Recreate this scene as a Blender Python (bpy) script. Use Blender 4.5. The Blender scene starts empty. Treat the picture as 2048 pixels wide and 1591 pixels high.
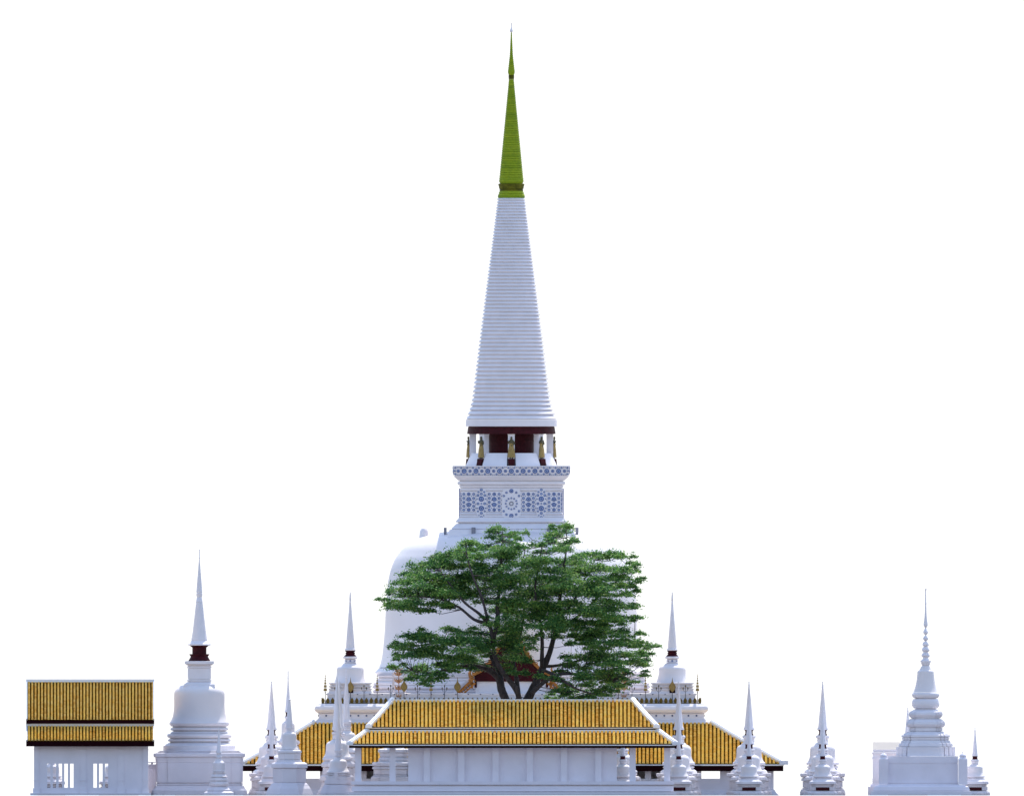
import bpy, math, random
import numpy as np
from mathutils import Vector, Matrix
random.seed(7); rng = np.random.default_rng(7)
S = 28.0
def X(p): return (p - 1024.0) / S
def Z(p): return (1589.5 - p) / S
R = math.radians
col = bpy.context.scene.collection

# ------------------------------------------------------------------ materials
def mat(name, base, rough=.6, var=.0, scale=3., metal=0., base2=None, bump=0., tint=None, spec=.4, transl=None, stretch=None):
    m = bpy.data.materials.new(name); m.use_nodes = True
    nt = m.node_tree; n = nt.nodes; b = n['Principled BSDF']
    b.inputs['Roughness'].default_value = rough; b.inputs['Metallic'].default_value = metal
    b.inputs['Specular IOR Level'].default_value = spec
    tc = n.new('ShaderNodeTexCoord'); mp = n.new('ShaderNodeMapping'); nt.links.new(tc.outputs['Object'], mp.inputs['Vector'])
    if stretch: mp.inputs['Scale'].default_value = stretch
    nz = n.new('ShaderNodeTexNoise'); nz.inputs['Scale'].default_value = scale; nz.inputs['Detail'].default_value = 6
    nt.links.new(mp.outputs['Vector'], nz.inputs['Vector'])
    ramp = n.new('ShaderNodeMapRange'); ramp.inputs['From Min'].default_value = .35; ramp.inputs['From Max'].default_value = .65
    nt.links.new(nz.outputs['Fac'], ramp.inputs['Value'])
    mix = n.new('ShaderNodeMix'); mix.data_type = 'RGBA'
    c = tuple(base) + (1,)
    c2 = tuple(base2) + (1,) if base2 else tuple(max(0, v * (1 - var)) for v in base) + (1,)
    mix.inputs[6].default_value = c; mix.inputs[7].default_value = c2
    nt.links.new(ramp.outputs['Result'], mix.inputs[0]); out = mix.outputs[2]
    if tint:
        at = n.new('ShaderNodeAttribute'); at.attribute_name = 'tint'
        cr = n.new('ShaderNodeValToRGB'); cr.color_ramp.interpolation = 'LINEAR'
        els = cr.color_ramp.elements
        for i, (p_, cc) in enumerate(tint):
            e = els[i] if i < 2 else els.new(p_)
            e.position = p_; e.color = tuple(cc) + (1,)
        nt.links.new(at.outputs['Fac'], cr.inputs['Fac'])
        m2 = n.new('ShaderNodeMix'); m2.data_type = 'RGBA'; m2.blend_type = 'MULTIPLY'; m2.inputs[0].default_value = 1
        nt.links.new(out, m2.inputs[6]); nt.links.new(cr.outputs['Color'], m2.inputs[7]); out = m2.outputs[2]
    nt.links.new(out, b.inputs['Base Color'])
    if bump:
        bp = n.new('ShaderNodeBump'); bp.inputs['Strength'].default_value = bump; bp.inputs['Distance'].default_value = .02
        nt.links.new(nz.outputs['Fac'], bp.inputs['Height']); nt.links.new(bp.outputs['Normal'], b.inputs['Normal'])
    if transl:
        tr = n.new('ShaderNodeBsdfTranslucent'); mx = n.new('ShaderNodeMixShader'); mx.inputs[0].default_value = transl
        nt.links.new(out, tr.inputs['Color']); nt.links.new(b.outputs[0], mx.inputs[1]); nt.links.new(tr.outputs[0], mx.inputs[2])
        nt.links.new(mx.outputs[0], n['Material Output'].inputs['Surface'])
    return m
M = {}
M['white'] = mat('white_plaster', (.835, .79, .81), .55, .06, 1.2, bump=.15)
M['bell'] = mat('dome_plaster', (.82, .765, .76), .55, .05, .35, bump=.1)
M['cool'] = mat('wall_plaster', (.83, .79, .84), .6, .07, .8, bump=.2)
M['rose'] = mat('rose_plaster', (.86, .80, .80), .55, .06, 1.)
M['coping'] = mat('roof_coping', (.82, .82, .84), .5, .08, 2.)
M['maroon'] = mat('maroon_lacquer', (.058, .006, .010), .6, .4, 4., spec=.12)
M['fascia'] = mat('dark_timber', (.018, .003, .005), .8, .4, 6., spec=.03)
M['green'] = mat('green_mosaic', (.34, .43, .018), .55, base2=(.27, .36, .022), scale=3.5, bump=.2, stretch=(1, 1, 2.5), spec=.1, tint=[(0, (.74, .80, .8)), (.5, (.95, .95, .9)), (1, (1.05, 1.0, 1.1))])
M['greend'] = mat('dark_green_mosaic', (.085, .085, .006), .55, base2=(.16, .15, .01), scale=4., spec=.15)
tin = [(0, (.66, .46, .28)), (.3, (.92, .82, .62)), (.6, (1, .95, .9)), (1, (1.0, 1.0, .75))]
M['tile'] = mat('amber_glazed_tile', (.98, .77, .30), .6, base2=(.96, .67, .19), scale=2.5, tint=tin, spec=.15)
M['pan'] = mat('gap_shade_pan', (.085, .042, .004), .9, .4, 3., spec=0.)  # pans coloured dark to stand in for the shade between the round tiles
M['blue'] = mat('blue_ceramic', (.07, .13, .36), .25, .3, 9.)
M['blue2'] = mat('pale_blue_ceramic', (.40, .48, .68), .25, .3, 9.)
M['cream'] = mat('cream_roof', (.38, .355, .33), .7, .08, 1.)
M['grey'] = mat('grey_stone', (.25, .25, .29), .6, .2, 3.)
M['gold'] = mat('aged_gold', (.36, .24, .075), .42, .35, 9., metal=.35)
M['bronze'] = mat('dark_bronze', (.12, .10, .045), .4, .4, 9., metal=.3)
M['sema'] = mat('olive_gold', (.16, .10, .014), .55, .4, 8., metal=.1, spec=.2)
M['orange'] = mat('orange_gilding', (.52, .20, .04), .4, .5, 7., metal=.2)
M['pink'] = mat('pink_gilding', (.72, .42, .25), .4, .4, 9.)
M['iron'] = mat('dark_iron', (.05, .035, .045), .45, .2, 5.)
M['brick'] = mat('rose_brick_edging', (.62, .36, .38), .8, .2, 3.)
M['ground'] = mat('grey_paving', (.13, .125, .13), .85, .2, .3, spec=.1)
M['bark'] = mat('grey_bark', (.085, .07, .075), .85, base2=(.035, .028, .03), scale=5., bump=.9, stretch=(2, 2, .5))
M['leaf'] = mat('tree_leaf', (.85, .85, .85), .5, .15, .6, spec=.3, transl=.4,
                tint=[(0, (.034, .115, .045)), (.4, (.085, .245, .065)), (.75, (.20, .42, .095)), (1, (.40, .60, .15))])

# ------------------------------------------------------------------ object helpers
def tag(o, label=None, cat=None, group=None, kind=None):
    if label: o['label'] = label
    if cat: o['category'] = cat
    if group: o['group'] = group
    if kind: o['kind'] = kind
    return o
def thing(name, x, y, z, label, cat, group=None):
    o = bpy.data.objects.new(name, None); col.objects.link(o); o.location = (x, y, z)
    o.empty_display_size = .3
    return tag(o, label, cat, group)
def wloc(o):
    v = Vector((0, 0, 0))
    while o: v += o.location; o = o.parent
    return v
class MB:
    def __init__(s): s.v = []; s.f = []; s.m = []; s.t = []
    def add(s, vs, fs, mi=0, t=.5):
        b = len(s.v); s.v.extend(vs)
        for f in fs: s.f.append(tuple(b + i for i in f)); s.m.append(mi); s.t.append(t)
        return s
    def box(s, x0, x1, y0, y1, z0, z1, mi=0, t=.5):
        vs = [(x, y, z) for z in (z0, z1) for y in (y0, y1) for x in (x0, x1)]
        return s.add(vs, [(0, 2, 3, 1), (4, 5, 7, 6), (0, 1, 5, 4), (2, 6, 7, 3), (0, 4, 6, 2), (1, 3, 7, 5)], mi, t)
    def pbox(s, px0, px1, py0, py1, y0, y1, mi=0):   # px measures, y depth in metres
        return s.box(X(px0), X(px1), y0, y1, Z(max(py0, py1)), Z(min(py0, py1)), mi)
    def loft(s, prof, plan, cx, cy, mi=0, t=.5):
        prof = sorted(prof, key=lambda a: 0)  # keep order, top -> bottom
        n = len(plan); b = len(s.v)
        for (py, hw) in prof:
            for (a, c) in plan: s.v.append((cx + a * hw / S, cy + c * hw / S, Z(py)))
        for i in range(len(prof) - 1):
            for j in range(n):
                k = (j + 1) % n
                s.f.append((b + i * n + j, b + (i + 1) * n + j, b + (i + 1) * n + k, b + i * n + k)); s.m.append(mi); s.t.append(t)
        s.f.append(tuple(b + j for j in range(n))); s.m.append(mi); s.t.append(t)
        e = b + (len(prof) - 1) * n
        s.f.append(tuple(e + j for j in reversed(range(n)))); s.m.append(mi); s.t.append(t)
        return s
    def bar(s, p0, p1, w, h, mi=0, up=(0, 0, 1), t=.5):
        p0 = Vector(p0); p1 = Vector(p1); d = (p1 - p0).normalized()
        sd = d.cross(Vector(up)).normalized(); u = sd.cross(d).normalized()
        vs = []
        for p in (p0, p1):
            for a, b_ in ((-1, -1), (1, -1), (1, 1), (-1, 1)): vs.append(tuple(p + sd * a * w / 2 + u * b_ * h / 2))
        return s.add(vs, [(0, 1, 2, 3), (7, 6, 5, 4), (0, 4, 5, 1), (1, 5, 6, 2), (2, 6, 7, 3), (3, 7, 4, 0)], mi, t)
    def tube(s, pts, rad, n=8, mi=0):
        b = len(s.v); P = [Vector(p) for p in pts]; prev = None
        for i, p in enumerate(P):
            d = (P[min(i + 1, len(P) - 1)] - P[max(i - 1, 0)]).normalized()
            ref = prev if prev is not None else (Vector((0, 1, 0)) if abs(d.y) < .9 else Vector((1, 0, 0)))
            sd = d.cross(ref)
            if sd.length < 1e-4: sd = d.cross(Vector((1, 0, 0)))
            sd.normalize(); u = sd.cross(d).normalized(); prev = u
            for j in range(n):
                a = 2 * math.pi * j / n
                s.v.append(tuple(p + (sd * math.cos(a) + u * math.sin(a)) * rad[i]))
        for i in range(len(P) - 1):
            for j in range(n):
                k = (j + 1) % n
                s.f.append((b + i * n + j, b + i * n + k, b + (i + 1) * n + k, b + (i + 1) * n + j)); s.m.append(mi); s.t.append(.5)
        s.f.append(tuple(b + j for j in reversed(range(n)))); s.m.append(mi); s.t.append(.5)
        e = b + (len(P) - 1) * n
        s.f.append(tuple(e + j for j in range(n))); s.m.append(mi); s.t.append(.5)
        return s
    def slab(s, outline, y0, y1, mi=0):    # outline: list of (x,z) metres, extruded in depth
        n = len(outline)
        vs = [(x, y0, z) for x, z in outline] + [(x, y1, z) for x, z in outline]
        fs = [tuple(range(n)), tuple(reversed(range(n, 2 * n)))] + [(i, i + n, (i + 1) % n + n, (i + 1) % n) for i in range(n)]
        return s.add(vs, fs, mi)
    def rot4(s, fn, cx, cy, ks=(0, 1, 2, 3)):     # the same piece on each side of a square building
        for k in ks:
            q = MB(); fn(q); c, sn = math.cos(k * math.pi / 2), math.sin(k * math.pi / 2)
            vs = [(cx + (x - cx) * c - (y - cy) * sn, cy + (x - cx) * sn + (y - cy) * c, z) for x, y, z in q.v]
            b = len(s.v); s.v.extend(vs)
            for f, mi, t in zip(q.f, q.m, q.t): s.f.append(tuple(b + i for i in f)); s.m.append(mi); s.t.append(t)
        return s
    def build(s, name, mats, parent=None, smooth=35, label=None, origin=None, fix=True):
        if not isinstance(mats, (list, tuple)): mats = [mats]
        if parent is not None: o0 = wloc(parent)
        else:
            if origin is None:
                xs = [v[0] for v in s.v]; ys = [v[1] for v in s.v]; zs = [v[2] for v in s.v]
                origin = ((min(xs) + max(xs)) / 2, (min(ys) + max(ys)) / 2, min(zs))
            o0 = Vector(origin)
        me = bpy.data.meshes.new(name)
        me.from_pydata([(v[0] - o0.x, v[1] - o0.y, v[2] - o0.z) for v in s.v], [], s.f)
        for m in mats: me.materials.append(m)
        me.polygons.foreach_set('material_index', s.m)
        at = me.attributes.new('tint', 'FLOAT', 'FACE'); at.data.foreach_set('value', s.t)
        if smooth:
            me.polygons.foreach_set('use_smooth', [True] * len(s.f)); me.set_sharp_from_angle(angle=R(smooth))
        if fix:
            import bmesh
            bm = bmesh.new(); bm.from_mesh(me); bmesh.ops.recalc_face_normals(bm, faces=bm.faces); bm.to_mesh(me); bm.free()
        me.update()
        o = bpy.data.objects.new(name, me); col.objects.link(o)
        if parent is not None: o.parent = parent
        else: o.location = o0
        if label: o['label'] = label
        return o
def copy_tree(o, parent=None, loc=None):
    c = o.copy(); col.objects.link(c); c.parent = parent
    if loc is not None: c.location = loc
    for ch in [q for q in list(bpy.data.objects) if q.parent == o]: copy_tree(ch, c)
    return c
def circ(n, ph=0.): return [(math.cos(2 * math.pi * (i + ph) / n), math.sin(2 * math.pi * (i + ph) / n)) for i in range(n)]
C16, C32, C64, C96 = circ(16), circ(32), circ(64), circ(96)
OCT = [(a / math.cos(math.pi / 8), b / math.cos(math.pi / 8)) for a, b in circ(8, .5)]
SQ = [(1, 1), (-1, 1), (-1, -1), (1, -1)]
def redent(a=.62, b=.89, c=.77, e=.045, w=.024):
    q = [(1, a), (b - e, a), (b - e, a + w), (b, a + w), (b, c), (c - e, c), (c - e, c + w), (c, c + w), (c, b), (a + w, b), (a + w, b - e), (a, b - e), (a, 1)]
    out = []
    for k in range(4):
        cs, sn = (1, 0, -1, 0)[k], (0, 1, 0, -1)[k]
        for (x, y) in q: out.append((x * cs - y * sn, x * sn + y * cs))
    return out
RED = redent()
RED2 = redent(.73, .975, .95, .012, .007)

def groove(prof, plan):
    # thin recessed joint lines where a flat course starts or ends
    out = [prof[0]]
    for i in range(1, len(prof) - 1):
        (y0, h0), (y1, h1), (y2, h2) = prof[i - 1], prof[i], prof[i + 1]
        a0 = math.atan2(h1 - h0, max(1e-3, y1 - y0)); a1 = math.atan2(h2 - h1, max(1e-3, y2 - y1))
        big = max(y1 - y0, y2 - y1)
        if h1 > 5.5 and a1 - a0 > .3 and big > 1.1 and y1 - y0 > .55:      # a concave turn: slit above it
            g = min(1.0, (y1 - y0) * .7); f = 1 - g / (y1 - y0); hm = h0 + (h1 - h0) * f; ym = y1 - g
            d = min(2.4, h1 * .12 + .6)
            out += [(ym, hm), (ym + .02, hm - d), (y1 - .02, h1 - d), (y1, h1)]
        else: out.append((y1, h1))
    return out + [prof[-1]]
# ------------------------------------------------------------------ ground
MB().add([(-160, -110, 0), (160, -110, 0), (160, 170, 0), (-160, 170, 0)], [(0, 1, 2, 3)]).build('ground', M['ground'], smooth=0, fix=False)
tag(bpy.data.objects['ground'], kind='structure')
for (a, b_, yy) in ((75, 130, -41.2), (198, 277, -41.2), (350, 440, -40.6), (486, 1557, -51.5), (1622, 1690, -37), (1776, 1855, -37), (1922, 1974, -37)):
    o = MB().pbox(a, b_, 1589.5, 1588.2, yy - .5, yy).build('pavement', M['brick'], smooth=0); tag(o, kind='structure')

# ------------------------------------------------------------------ tiled roof slope
def tiled(mb, base, along, inward, prof, uL, uR, pitch, rowh, flip=1):
    """prof(t)->(d,z); uL/uR(t)-> extent along eave at t. Adds pan sheet (mat 1) and half round tiles (mat 0)."""
    base = Vector(base); al = Vector(along); iw = Vector(inward); up = Vector((0, 0, 1))
    def P(u, t, h=0.):
        d, z = prof(t); d2, z2 = prof(min(1, t + .01)); d1, z1 = prof(max(0, t - .01))
        tan = Vector((d2 - d1, z2 - z1)).normalized()
        return base + al * u + iw * (d - tan.y * h) + up * (z + tan.x * h)
    L = 0; pd = prof(0)
    for i in range(1, 21):
        q = prof(i / 20); L += math.hypot(q[0] - pd[0], q[1] - pd[1]); pd = q
    nr = max(4, int(L / rowh))
    for r in range(8):
        t0, t1 = r / 8, (r + 1) / 8
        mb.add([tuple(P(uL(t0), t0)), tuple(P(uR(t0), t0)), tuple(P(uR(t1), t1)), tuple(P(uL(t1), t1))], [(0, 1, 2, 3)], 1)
    u = uL(0) + pitch / 2; k = 0; rad = pitch * .36
    while u < uR(0):
        ct = random.random()
        for r in range(nr):
            t0, t1 = r / nr, (r + 1) / nr
            if not (uL(t1) < u < uR(t1)): break
            tt = .35 * ct + .65 * random.random(); vs = []
            ju = random.uniform(-.006, .006)
            for (t, hh, rr) in ((t0, .075, rad), (t1, .0, rad * .86)):
                for a in (0, 36, 72, 108, 144, 180):
                    vs.append(tuple(P(u + ju + rr * math.cos(R(a)), t, hh + rr * math.sin(R(a)) * .95)))
            fs = [(i, i + 1, i + 7, i + 6) for i in range(5)] + [(5, 4, 3, 2, 1, 0)]
            mb.add(vs, fs, 0, tt)
        u += pitch; k += 1
def lin(a, b): return lambda t: a + (b - a) * t

# ------------------------------------------------------------------ THE GREAT STUPA
CX = X(1022.7)
st = thing('great_stupa', CX, 0, 0, 'enormous white bell-shaped stupa with tall ringed spire and green tip', 'stupa')
mb = MB(); mb.loft([(46.5, .8), (48, 1.1), (49, .8), (56, .9), (58, 1.6), (61, 2.9), (63.5, 2.7), (65, 1.2)], C16, CX, 0)
mb.build('finial', M['white'], st)
# green spire with fine courses
def courses(pts, pitch, notch=.45):
    out = []
    for (y0, h0), (y1, h1) in zip(pts, pts[1:]):
        n = max(1, round((y1 - y0) / pitch))
        for i in range(n):
            a = i / n; b = (i + 1) / n
            ya, yb = y0 + (y1 - y0) * a, y0 + (y1 - y0) * b
            ha, hb = h0 + (h1 - h0) * a, h0 + (h1 - h0) * b
            out += [(ya + .1, ha + .05), (yb - 1.55, hb + notch * .35), (yb - 1.35, hb + notch * .35), (yb - 1.25, hb - notch * min(3.0, hb * .4))]
    return out
mb = MB()
def tinted(pts, pitch):
    pr = courses(pts, pitch, .5)
    for i in range(0, len(pr), 4):
        seg = pr[i:i + 4] + ([pr[i + 4]] if i + 4 < len(pr) else [])
        mb.loft(seg, circ(48), CX, 0, t=random.random())
tinted([(65, 1.0), (110, 3.1), (138, 6.3)], 4.2); mb.loft([(136.3, 5.7), (138, 6.2), (140, 6.6), (145, 6.9), (149, 5.8), (150.5, 5)], C32, CX, 0, t=.4)
mb.build('green_spire_tip', M['green'], st)
mb = MB()
tinted([(158.5, 5.0), (190, 8.0), (230, 11.8), (360, 24.3)], 4.6); mb.loft([(358.0, 23.3), (360, 24.2), (361, 24.6), (364, 24.2), (367, 22.5)], C32, CX, 0, t=.4)
mb.loft([(381.5, 23.2), (383.6, 23.7)], C32, CX, 0); tinted([(383, 23.8), (393, 27.2)], 4.5); mb.loft([(391, 25.8), (393, 27.0), (395.5, 27.4)], C32, CX, 0, t=0)
mb.build('green_spire', M['green'], st)
mb = MB(); mb.loft([(150, 5), (151.2, 6), (152.5, 5), (153.6, 6.4), (154.6, 5.2), (156, 5.8), (158.5, 5.0)], C32, CX, 0)
mb.build('green_collar', M['greend'], st)
mb = MB(); mb.loft([(367, 22.5), (368, 26.2), (369.3, 26.2), (373, 25), (377.5, 24.4), (378.5, 22.8), (380, 24), (381, 24), (382, 23)], C32, CX, 0)
mb.build('green_collar', M['greend'], st)
# white ring spire
def ringprof():
    pts = [(396, 28), (500, 41), (600, 54), (700, 66.6), (800, 79), (820, 83.4), (838, 90)]
    def hw(y):
        for (a, b), (c, d) in zip(pts, pts[1:]):
            if y <= c: return b + (d - b) * (y - a) / (c - a)
        return pts[-1][1]
    y = 395.5; out = [(394.5, 26)]
    while y < 837:
        p = 5.7 + (9.2 - 5.7) * (y - 396) / 443
        y2 = min(y + p, 838.5); h = hw(y2)
        dd = p * .46
        out += [(y + .05, h - dd * 1.25), (y + p * .25, h - dd * .6), (y + p * .48, h - dd * .15), (y + p * .64, h), (y + p * .76, h - dd * .2), (y + p * .84, h - dd * .6), (y + p * .86, h - dd * 1.25)]
        y = y2
    return out
mb = MB(); mb.loft(ringprof(), C96, CX, 0); mb.build('ringed_spire', M['white'], st, smooth=60)
mb = MB(); mb.loft([(838.8, 90), (839, 91.2), (852, 91.2), (852.4, 90)], C96, CX, 0); mb.build('spire_collar', M['white'], st)
mb = MB(); mb.loft([(852.4, 85), (853.5, 86.5), (865, 88.3), (867.4, 88.4), (867.6, 50)], C96, CX, 0); mb.build('maroon_ring', M['maroon'], st)
mb = MB(); mb.loft([(867, 46), (880, 46), (880.5, 45), (908, 45)], C64, CX, 0); mb.build('maroon_core', M['maroon'], st)
def octp(hw_, k): return hw_
for k in range(8):
    a = -math.pi / 2 + k * math.pi / 4
    mb = MB(); cx, cy = CX + 77 / S * math.cos(a), 77 / S * math.sin(a)
    ca, sa = math.cos(a), math.sin(a); h = 6.7 / S
    pl = [((u * -sa + v * ca), (u * ca + v * sa)) for u, v in SQ]
    mb.loft([(867.3, 7.2), (869, 7.2), (870, 6.7), (930, 6.7)], pl, cx, cy)
    mb.build('column', M['white'], st, smooth=0)
# sloped octagon drum in eight segments with slots for the pedestals
mb = MB()
mb.loft([(906, 66), (931, 72)], C64, CX, 0)
for k in range(8):
    a0 = -math.pi / 2 + k * math.pi / 4 + R(5.7); a1 = -math.pi / 2 + (k + 1) * math.pi / 4 - R(5.7)
    vs = []; n = 6
    for i in range(n + 1):
        a = a0 + (a1 - a0) * i / n; r_ = 1.0
        for (py, hw) in ((905.6, 62), (905.6, 80.5), (908, 81.5), (929, 91), (931, 91), (931, 62)):
            vs.append((CX + hw / S * math.cos(a), hw / S * math.sin(a), Z(py)))
    fs = []
    for i in range(n):
        for j in range(6): fs.append((i * 6 + j, i * 6 + (j + 1) % 6, (i + 1) * 6 + (j + 1) % 6, (i + 1) * 6 + j))
    fs += [tuple(range(6)), tuple(n * 6 + j for j in reversed(range(6)))]
    mb.add(vs, fs)
mb.build('spire_platform', M['white'], st)
# harmika: square block
har = [(931, 117.3), (932.5, 117.8), (933, 116.6), (950.5, 114.6), (951, 115), (952.5, 114.6), (960, 106.5), (961, 105.6), (962.6, 105.6), (963, 107), (966.2, 108), (968, 106.8),
       (970.5, 104.3), (973, 103.8), (975.3, 101.6), (976, 101), (978.5, 102.7), (980, 102.3), (981.5, 100.2), (1024, 100.2), (1025, 101.2), (1026.8, 104), (1028, 102.6), (1029, 101.4),
       (1031, 103), (1032, 104.3), (1034, 104.6), (1038, 107.2), (1041.5, 110.8), (1043, 111), (1045, 108.5), (1046.5, 108.2), (1047.2, 110.4), (1058, 121.5), (1058.8, 123.5), (1085, 134)]
mb = MB(); mb.loft(groove(har, SQ), SQ, CX, 0)
hk = mb.build('square_block', M['white'], st, smooth=0)
def disc(q, px, py, r, yf, ring=True, nn=14, pale=False):
    cx, cz, rr = X(px), Z(py), r / S
    b = []
    cs = [(math.cos(2 * math.pi * i / nn), math.sin(2 * math.pi * i / nn)) for i in range(nn)]
    def ringv(r_, y): return [(cx + c * r_, y, cz + s_ * r_) for c, s_ in cs]
    vs = ringv(rr, yf + .02) + ringv(rr, yf - .03) + ringv(rr * .80, yf - .045) + ringv(rr * .62, yf - .02)
    fs = []
    for k in range(3):
        for j in range(nn): fs.append((k * nn + j, k * nn + (j + 1) % nn, (k + 1) * nn + (j + 1) % nn, (k + 1) * nn + j))
    q.add(vs, fs, 0)
    v2 = ringv(rr * .62, yf - .02)
    q.add(v2, [tuple(range(nn))], 1 if not pale else 1)
    if r > 3:
        vs = ringv(rr * .34, yf - .022) + ringv(rr * .22, yf - .05)
        q.add(vs, [(j, (j + 1) % nn, nn + (j + 1) % nn, nn + j) for j in range(nn)] + [tuple(range(nn, 2 * nn))], 0)
def cpx(v): return 890 + v * .1445
def cpy(v): return 840 + v * .1445
YC = -116.0 / S     # cornice face depth (sloping slightly)
def cornice_discs(q):
    for i in range(9): disc(q, 1022.7 + (i - 4) * 23.6, 941.6, 4.9, YC)
    for i in range(10):
        disc(q, 1022.7 + (i - 4.5) * 23.6, 941.6, 3.1, YC)
    for s_ in (-1, 1): disc(q, 1022.7 + s_ * 113.3, 941.4, 1.9, YC)
    for i in range(20):
        for y in (935.2, 947.8): disc(q, 1022.7 + (i - 9.5) * 11.8, y, 2.0, YC + (.04 if y > 940 else -.01))
    for i in range(19):
        for y in (934.3, 948.8):
            for dx in (-1.7, 1.7): disc(q, 1022.7 + (i - 9) * 11.8 + dx, y, .8, YC + (.05 if y > 940 else -.02), nn=8)
mb = MB(); mb.rot4(cornice_discs, CX, 0, (0, 1, 3)); mb.build('cornice_plates', [M['blue'], M['blue2']], hk)
YS = -100.2 / S
def panel_discs(q):
    for bx in (328, 681, 1155, 1508):
        for dx in (-68, 68):
            for y in (1022, 1078, 1133, 1188, 1240): disc(q, cpx(bx + dx), cpy(y), 2.7, YS)
        for y, r_ in ((1022, 3.5), (1092, 4.5), (1168, 4.5), (1238, 3.5)): disc(q, cpx(bx), cpy(y), r_, YS)
        for dx in (-98, -38, 38, 98):
            for y in (1050, 1106, 1160, 1215): disc(q, cpx(bx + dx), cpy(y), .9, YS, nn=8)
    yf = YS - .12
    for bx in (503, 1333):
        for dx, y, r_ in ((0, 962, 2.8), (-40, 992, 2), (40, 992, 2), (0, 1018, 2.6), (-48, 1038, 2.6), (48, 1038, 2.6), (0, 1088, 5.3), (-60, 1088, 1.3), (60, 1088, 1.3),
                          (0, 1153, 1.7), (-47, 1153, 2.7), (47, 1153, 2.7), (0, 1218, 5.3), (-57, 1218, 1.4), (57, 1218, 1.4), (-47, 1258, 2), (47, 1258, 2), (0, 1285, 2.8),
                          (-33, 1315, 1.3), (33, 1315, 1.3), (0, 1342, 2.8)):
            disc(q, cpx(bx + dx), cpy(y), r_, yf)
    for i in range(12):
        a = 2 * math.pi * i / 12; disc(q, 1022.7 + 11.2 * math.sin(a), cpy(1153) + 11.2 * math.cos(a), 1.8, yf)
    for dx, y, r_ in ((0, 978, 4.2), (-68, 1000, 2.3), (68, 1000, 2.3), (-105, 1046, 2.3), (105, 1046, 2.3), (0, 1322, 4.2), (-68, 1303, 2.3), (68, 1303, 2.3), (-105, 1257, 2.3), (105, 1257, 2.3)):
        disc(q, 1022.7 + dx * .1445, cpy(y), r_, yf)
mb = MB(); mb.rot4(panel_discs, CX, 0, (0, 1, 3)); mb.build('panel_plates', [M['blue'], M['blue2']], hk)
def pl(q, pts): q.slab([(X(cpx(a)), Z(cpy(b))) for a, b in pts], YS - .12, YS + .1)
def plaque_mid(q):
    pl(q, [(805, 940), (1035, 940), (1035, 965), (1050, 990), (1050, 1310), (1030, 1330), (1015, 1372), (830, 1372), (808, 1330), (790, 1310), (790, 990), (805, 965)])
    yf = YS - .12; cx, cz = 1022.7, cpy(1153); n = 20
    for i in range(n):
        a, b = 2 * math.pi * i / n, 2 * math.pi * (i + 1) / n
        q.bar((X(cx + 3.6 * math.cos(a)), yf - .02, Z(cz + 3.6 * math.sin(a))), (X(cx + 3.6 * math.cos(b)), yf - .02, Z(cz + 3.6 * math.sin(b))), .06, .045, 1, up=(0, 1, 0))
def plaque_side(bx):
    return lambda q: pl(q, [(bx - 38, 945), (bx + 38, 945), (bx + 60, 975), (bx + 70, 1010), (bx + 70, 1270), (bx + 50, 1330), (bx + 35, 1372), (bx - 35, 1372), (bx - 50, 1330), (bx - 70, 1270), (bx - 70, 1010), (bx - 60, 975)])
for k in (0, 1, 3):
    for fn_ in (plaque_mid, plaque_side(503), plaque_side(1333)):
        mb = MB(); mb.rot4(fn_, CX, 0, (k,)); mb.build('plaque', [M['white'], M['grey']], hk, smooth=0)
# bell
bell = [(1060, 60), (1061.5, 110), (1064, 138), (1068, 157), (1074, 184), (1081, 198), (1089, 210), (1097, 218.5), (1106, 225), (1114, 230.6), (1122.5, 235), (1132, 239), (1141.6, 242), (1154, 244.8), (1166.5, 247), (1193, 249.5),
        (1222, 251.3), (1258, 253), (1282, 255), (1305, 257.3), (1318, 259.6), (1327, 261.5), (1334, 265)]
def dense(pr, k=4):
    out = []
    for i in range(len(pr) - 1):
        p0 = pr[max(0, i - 1)]; p1 = pr[i]; p2 = pr[i + 1]; p3 = pr[min(len(pr) - 1, i + 2)]
        for j in range(k):
            t = j / k
            f = lambda a, b, c, d: .5 * (2 * b + (c - a) * t + (2 * a - 5 * b + 4 * c - d) * t * t + (3 * b - a - 3 * c + d) * t ** 3)
            out.append((f(p0[0], p1[0], p2[0], p3[0]), f(p0[1], p1[1], p2[1], p3[1])))
    return out + [pr[-1]]
mb = MB(); mb.loft([(1059, 5)] + dense(bell, 3), circ(160), CX, 0); mb.build('bell_dome', M['bell'], st, smooth=60)
mb = MB()
mb.loft([(1334, 262), (1336, 266), (1340, 269), (1342, 272), (1344, 272.5), (1347, 270.5), (1350, 267.8)], circ(160), CX, 0)
base = [(1350, 268), (1352, 268), (1353.5, 266.8), (1356, 267), (1358, 268.8), (1361, 269), (1363, 272), (1365, 275.5), (1370, 276), (1374, 277.8), (1376, 275), (1378.5, 272.8), (1379.5, 275.5), (1381, 277), (1384, 276), (1386, 272), (1407, 272)]
mb.loft(groove(base, SQ), SQ, CX, 0); mb.build('base_moulding', M['rose'], st, smooth=30)
for (px, w, y0, y1) in ((890.5, 5.5, 1054.5, 1068), (947, 8, 1054, 1067), (1098, 8, 1054, 1067), (1154, 6, 1054.5, 1068)):
    r_ = 152 / S if abs(px - 1022.7) > 100 else 140 / S
    yy = -math.sqrt(max(0, r_ ** 2 - (X(px) - CX) ** 2)) - .3
    mb = MB(); mb.pbox(px - w / 2, px + w / 2, y0, y1 + 4, yy - .15, yy + .15)
    mb.pbox(px - w / 2 + 1.4, px + w / 2 - 1.4, y0 + 2, y1, yy - .18, yy - .1); mb.build('vent_post', M['grey'], st, smooth=0)
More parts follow.
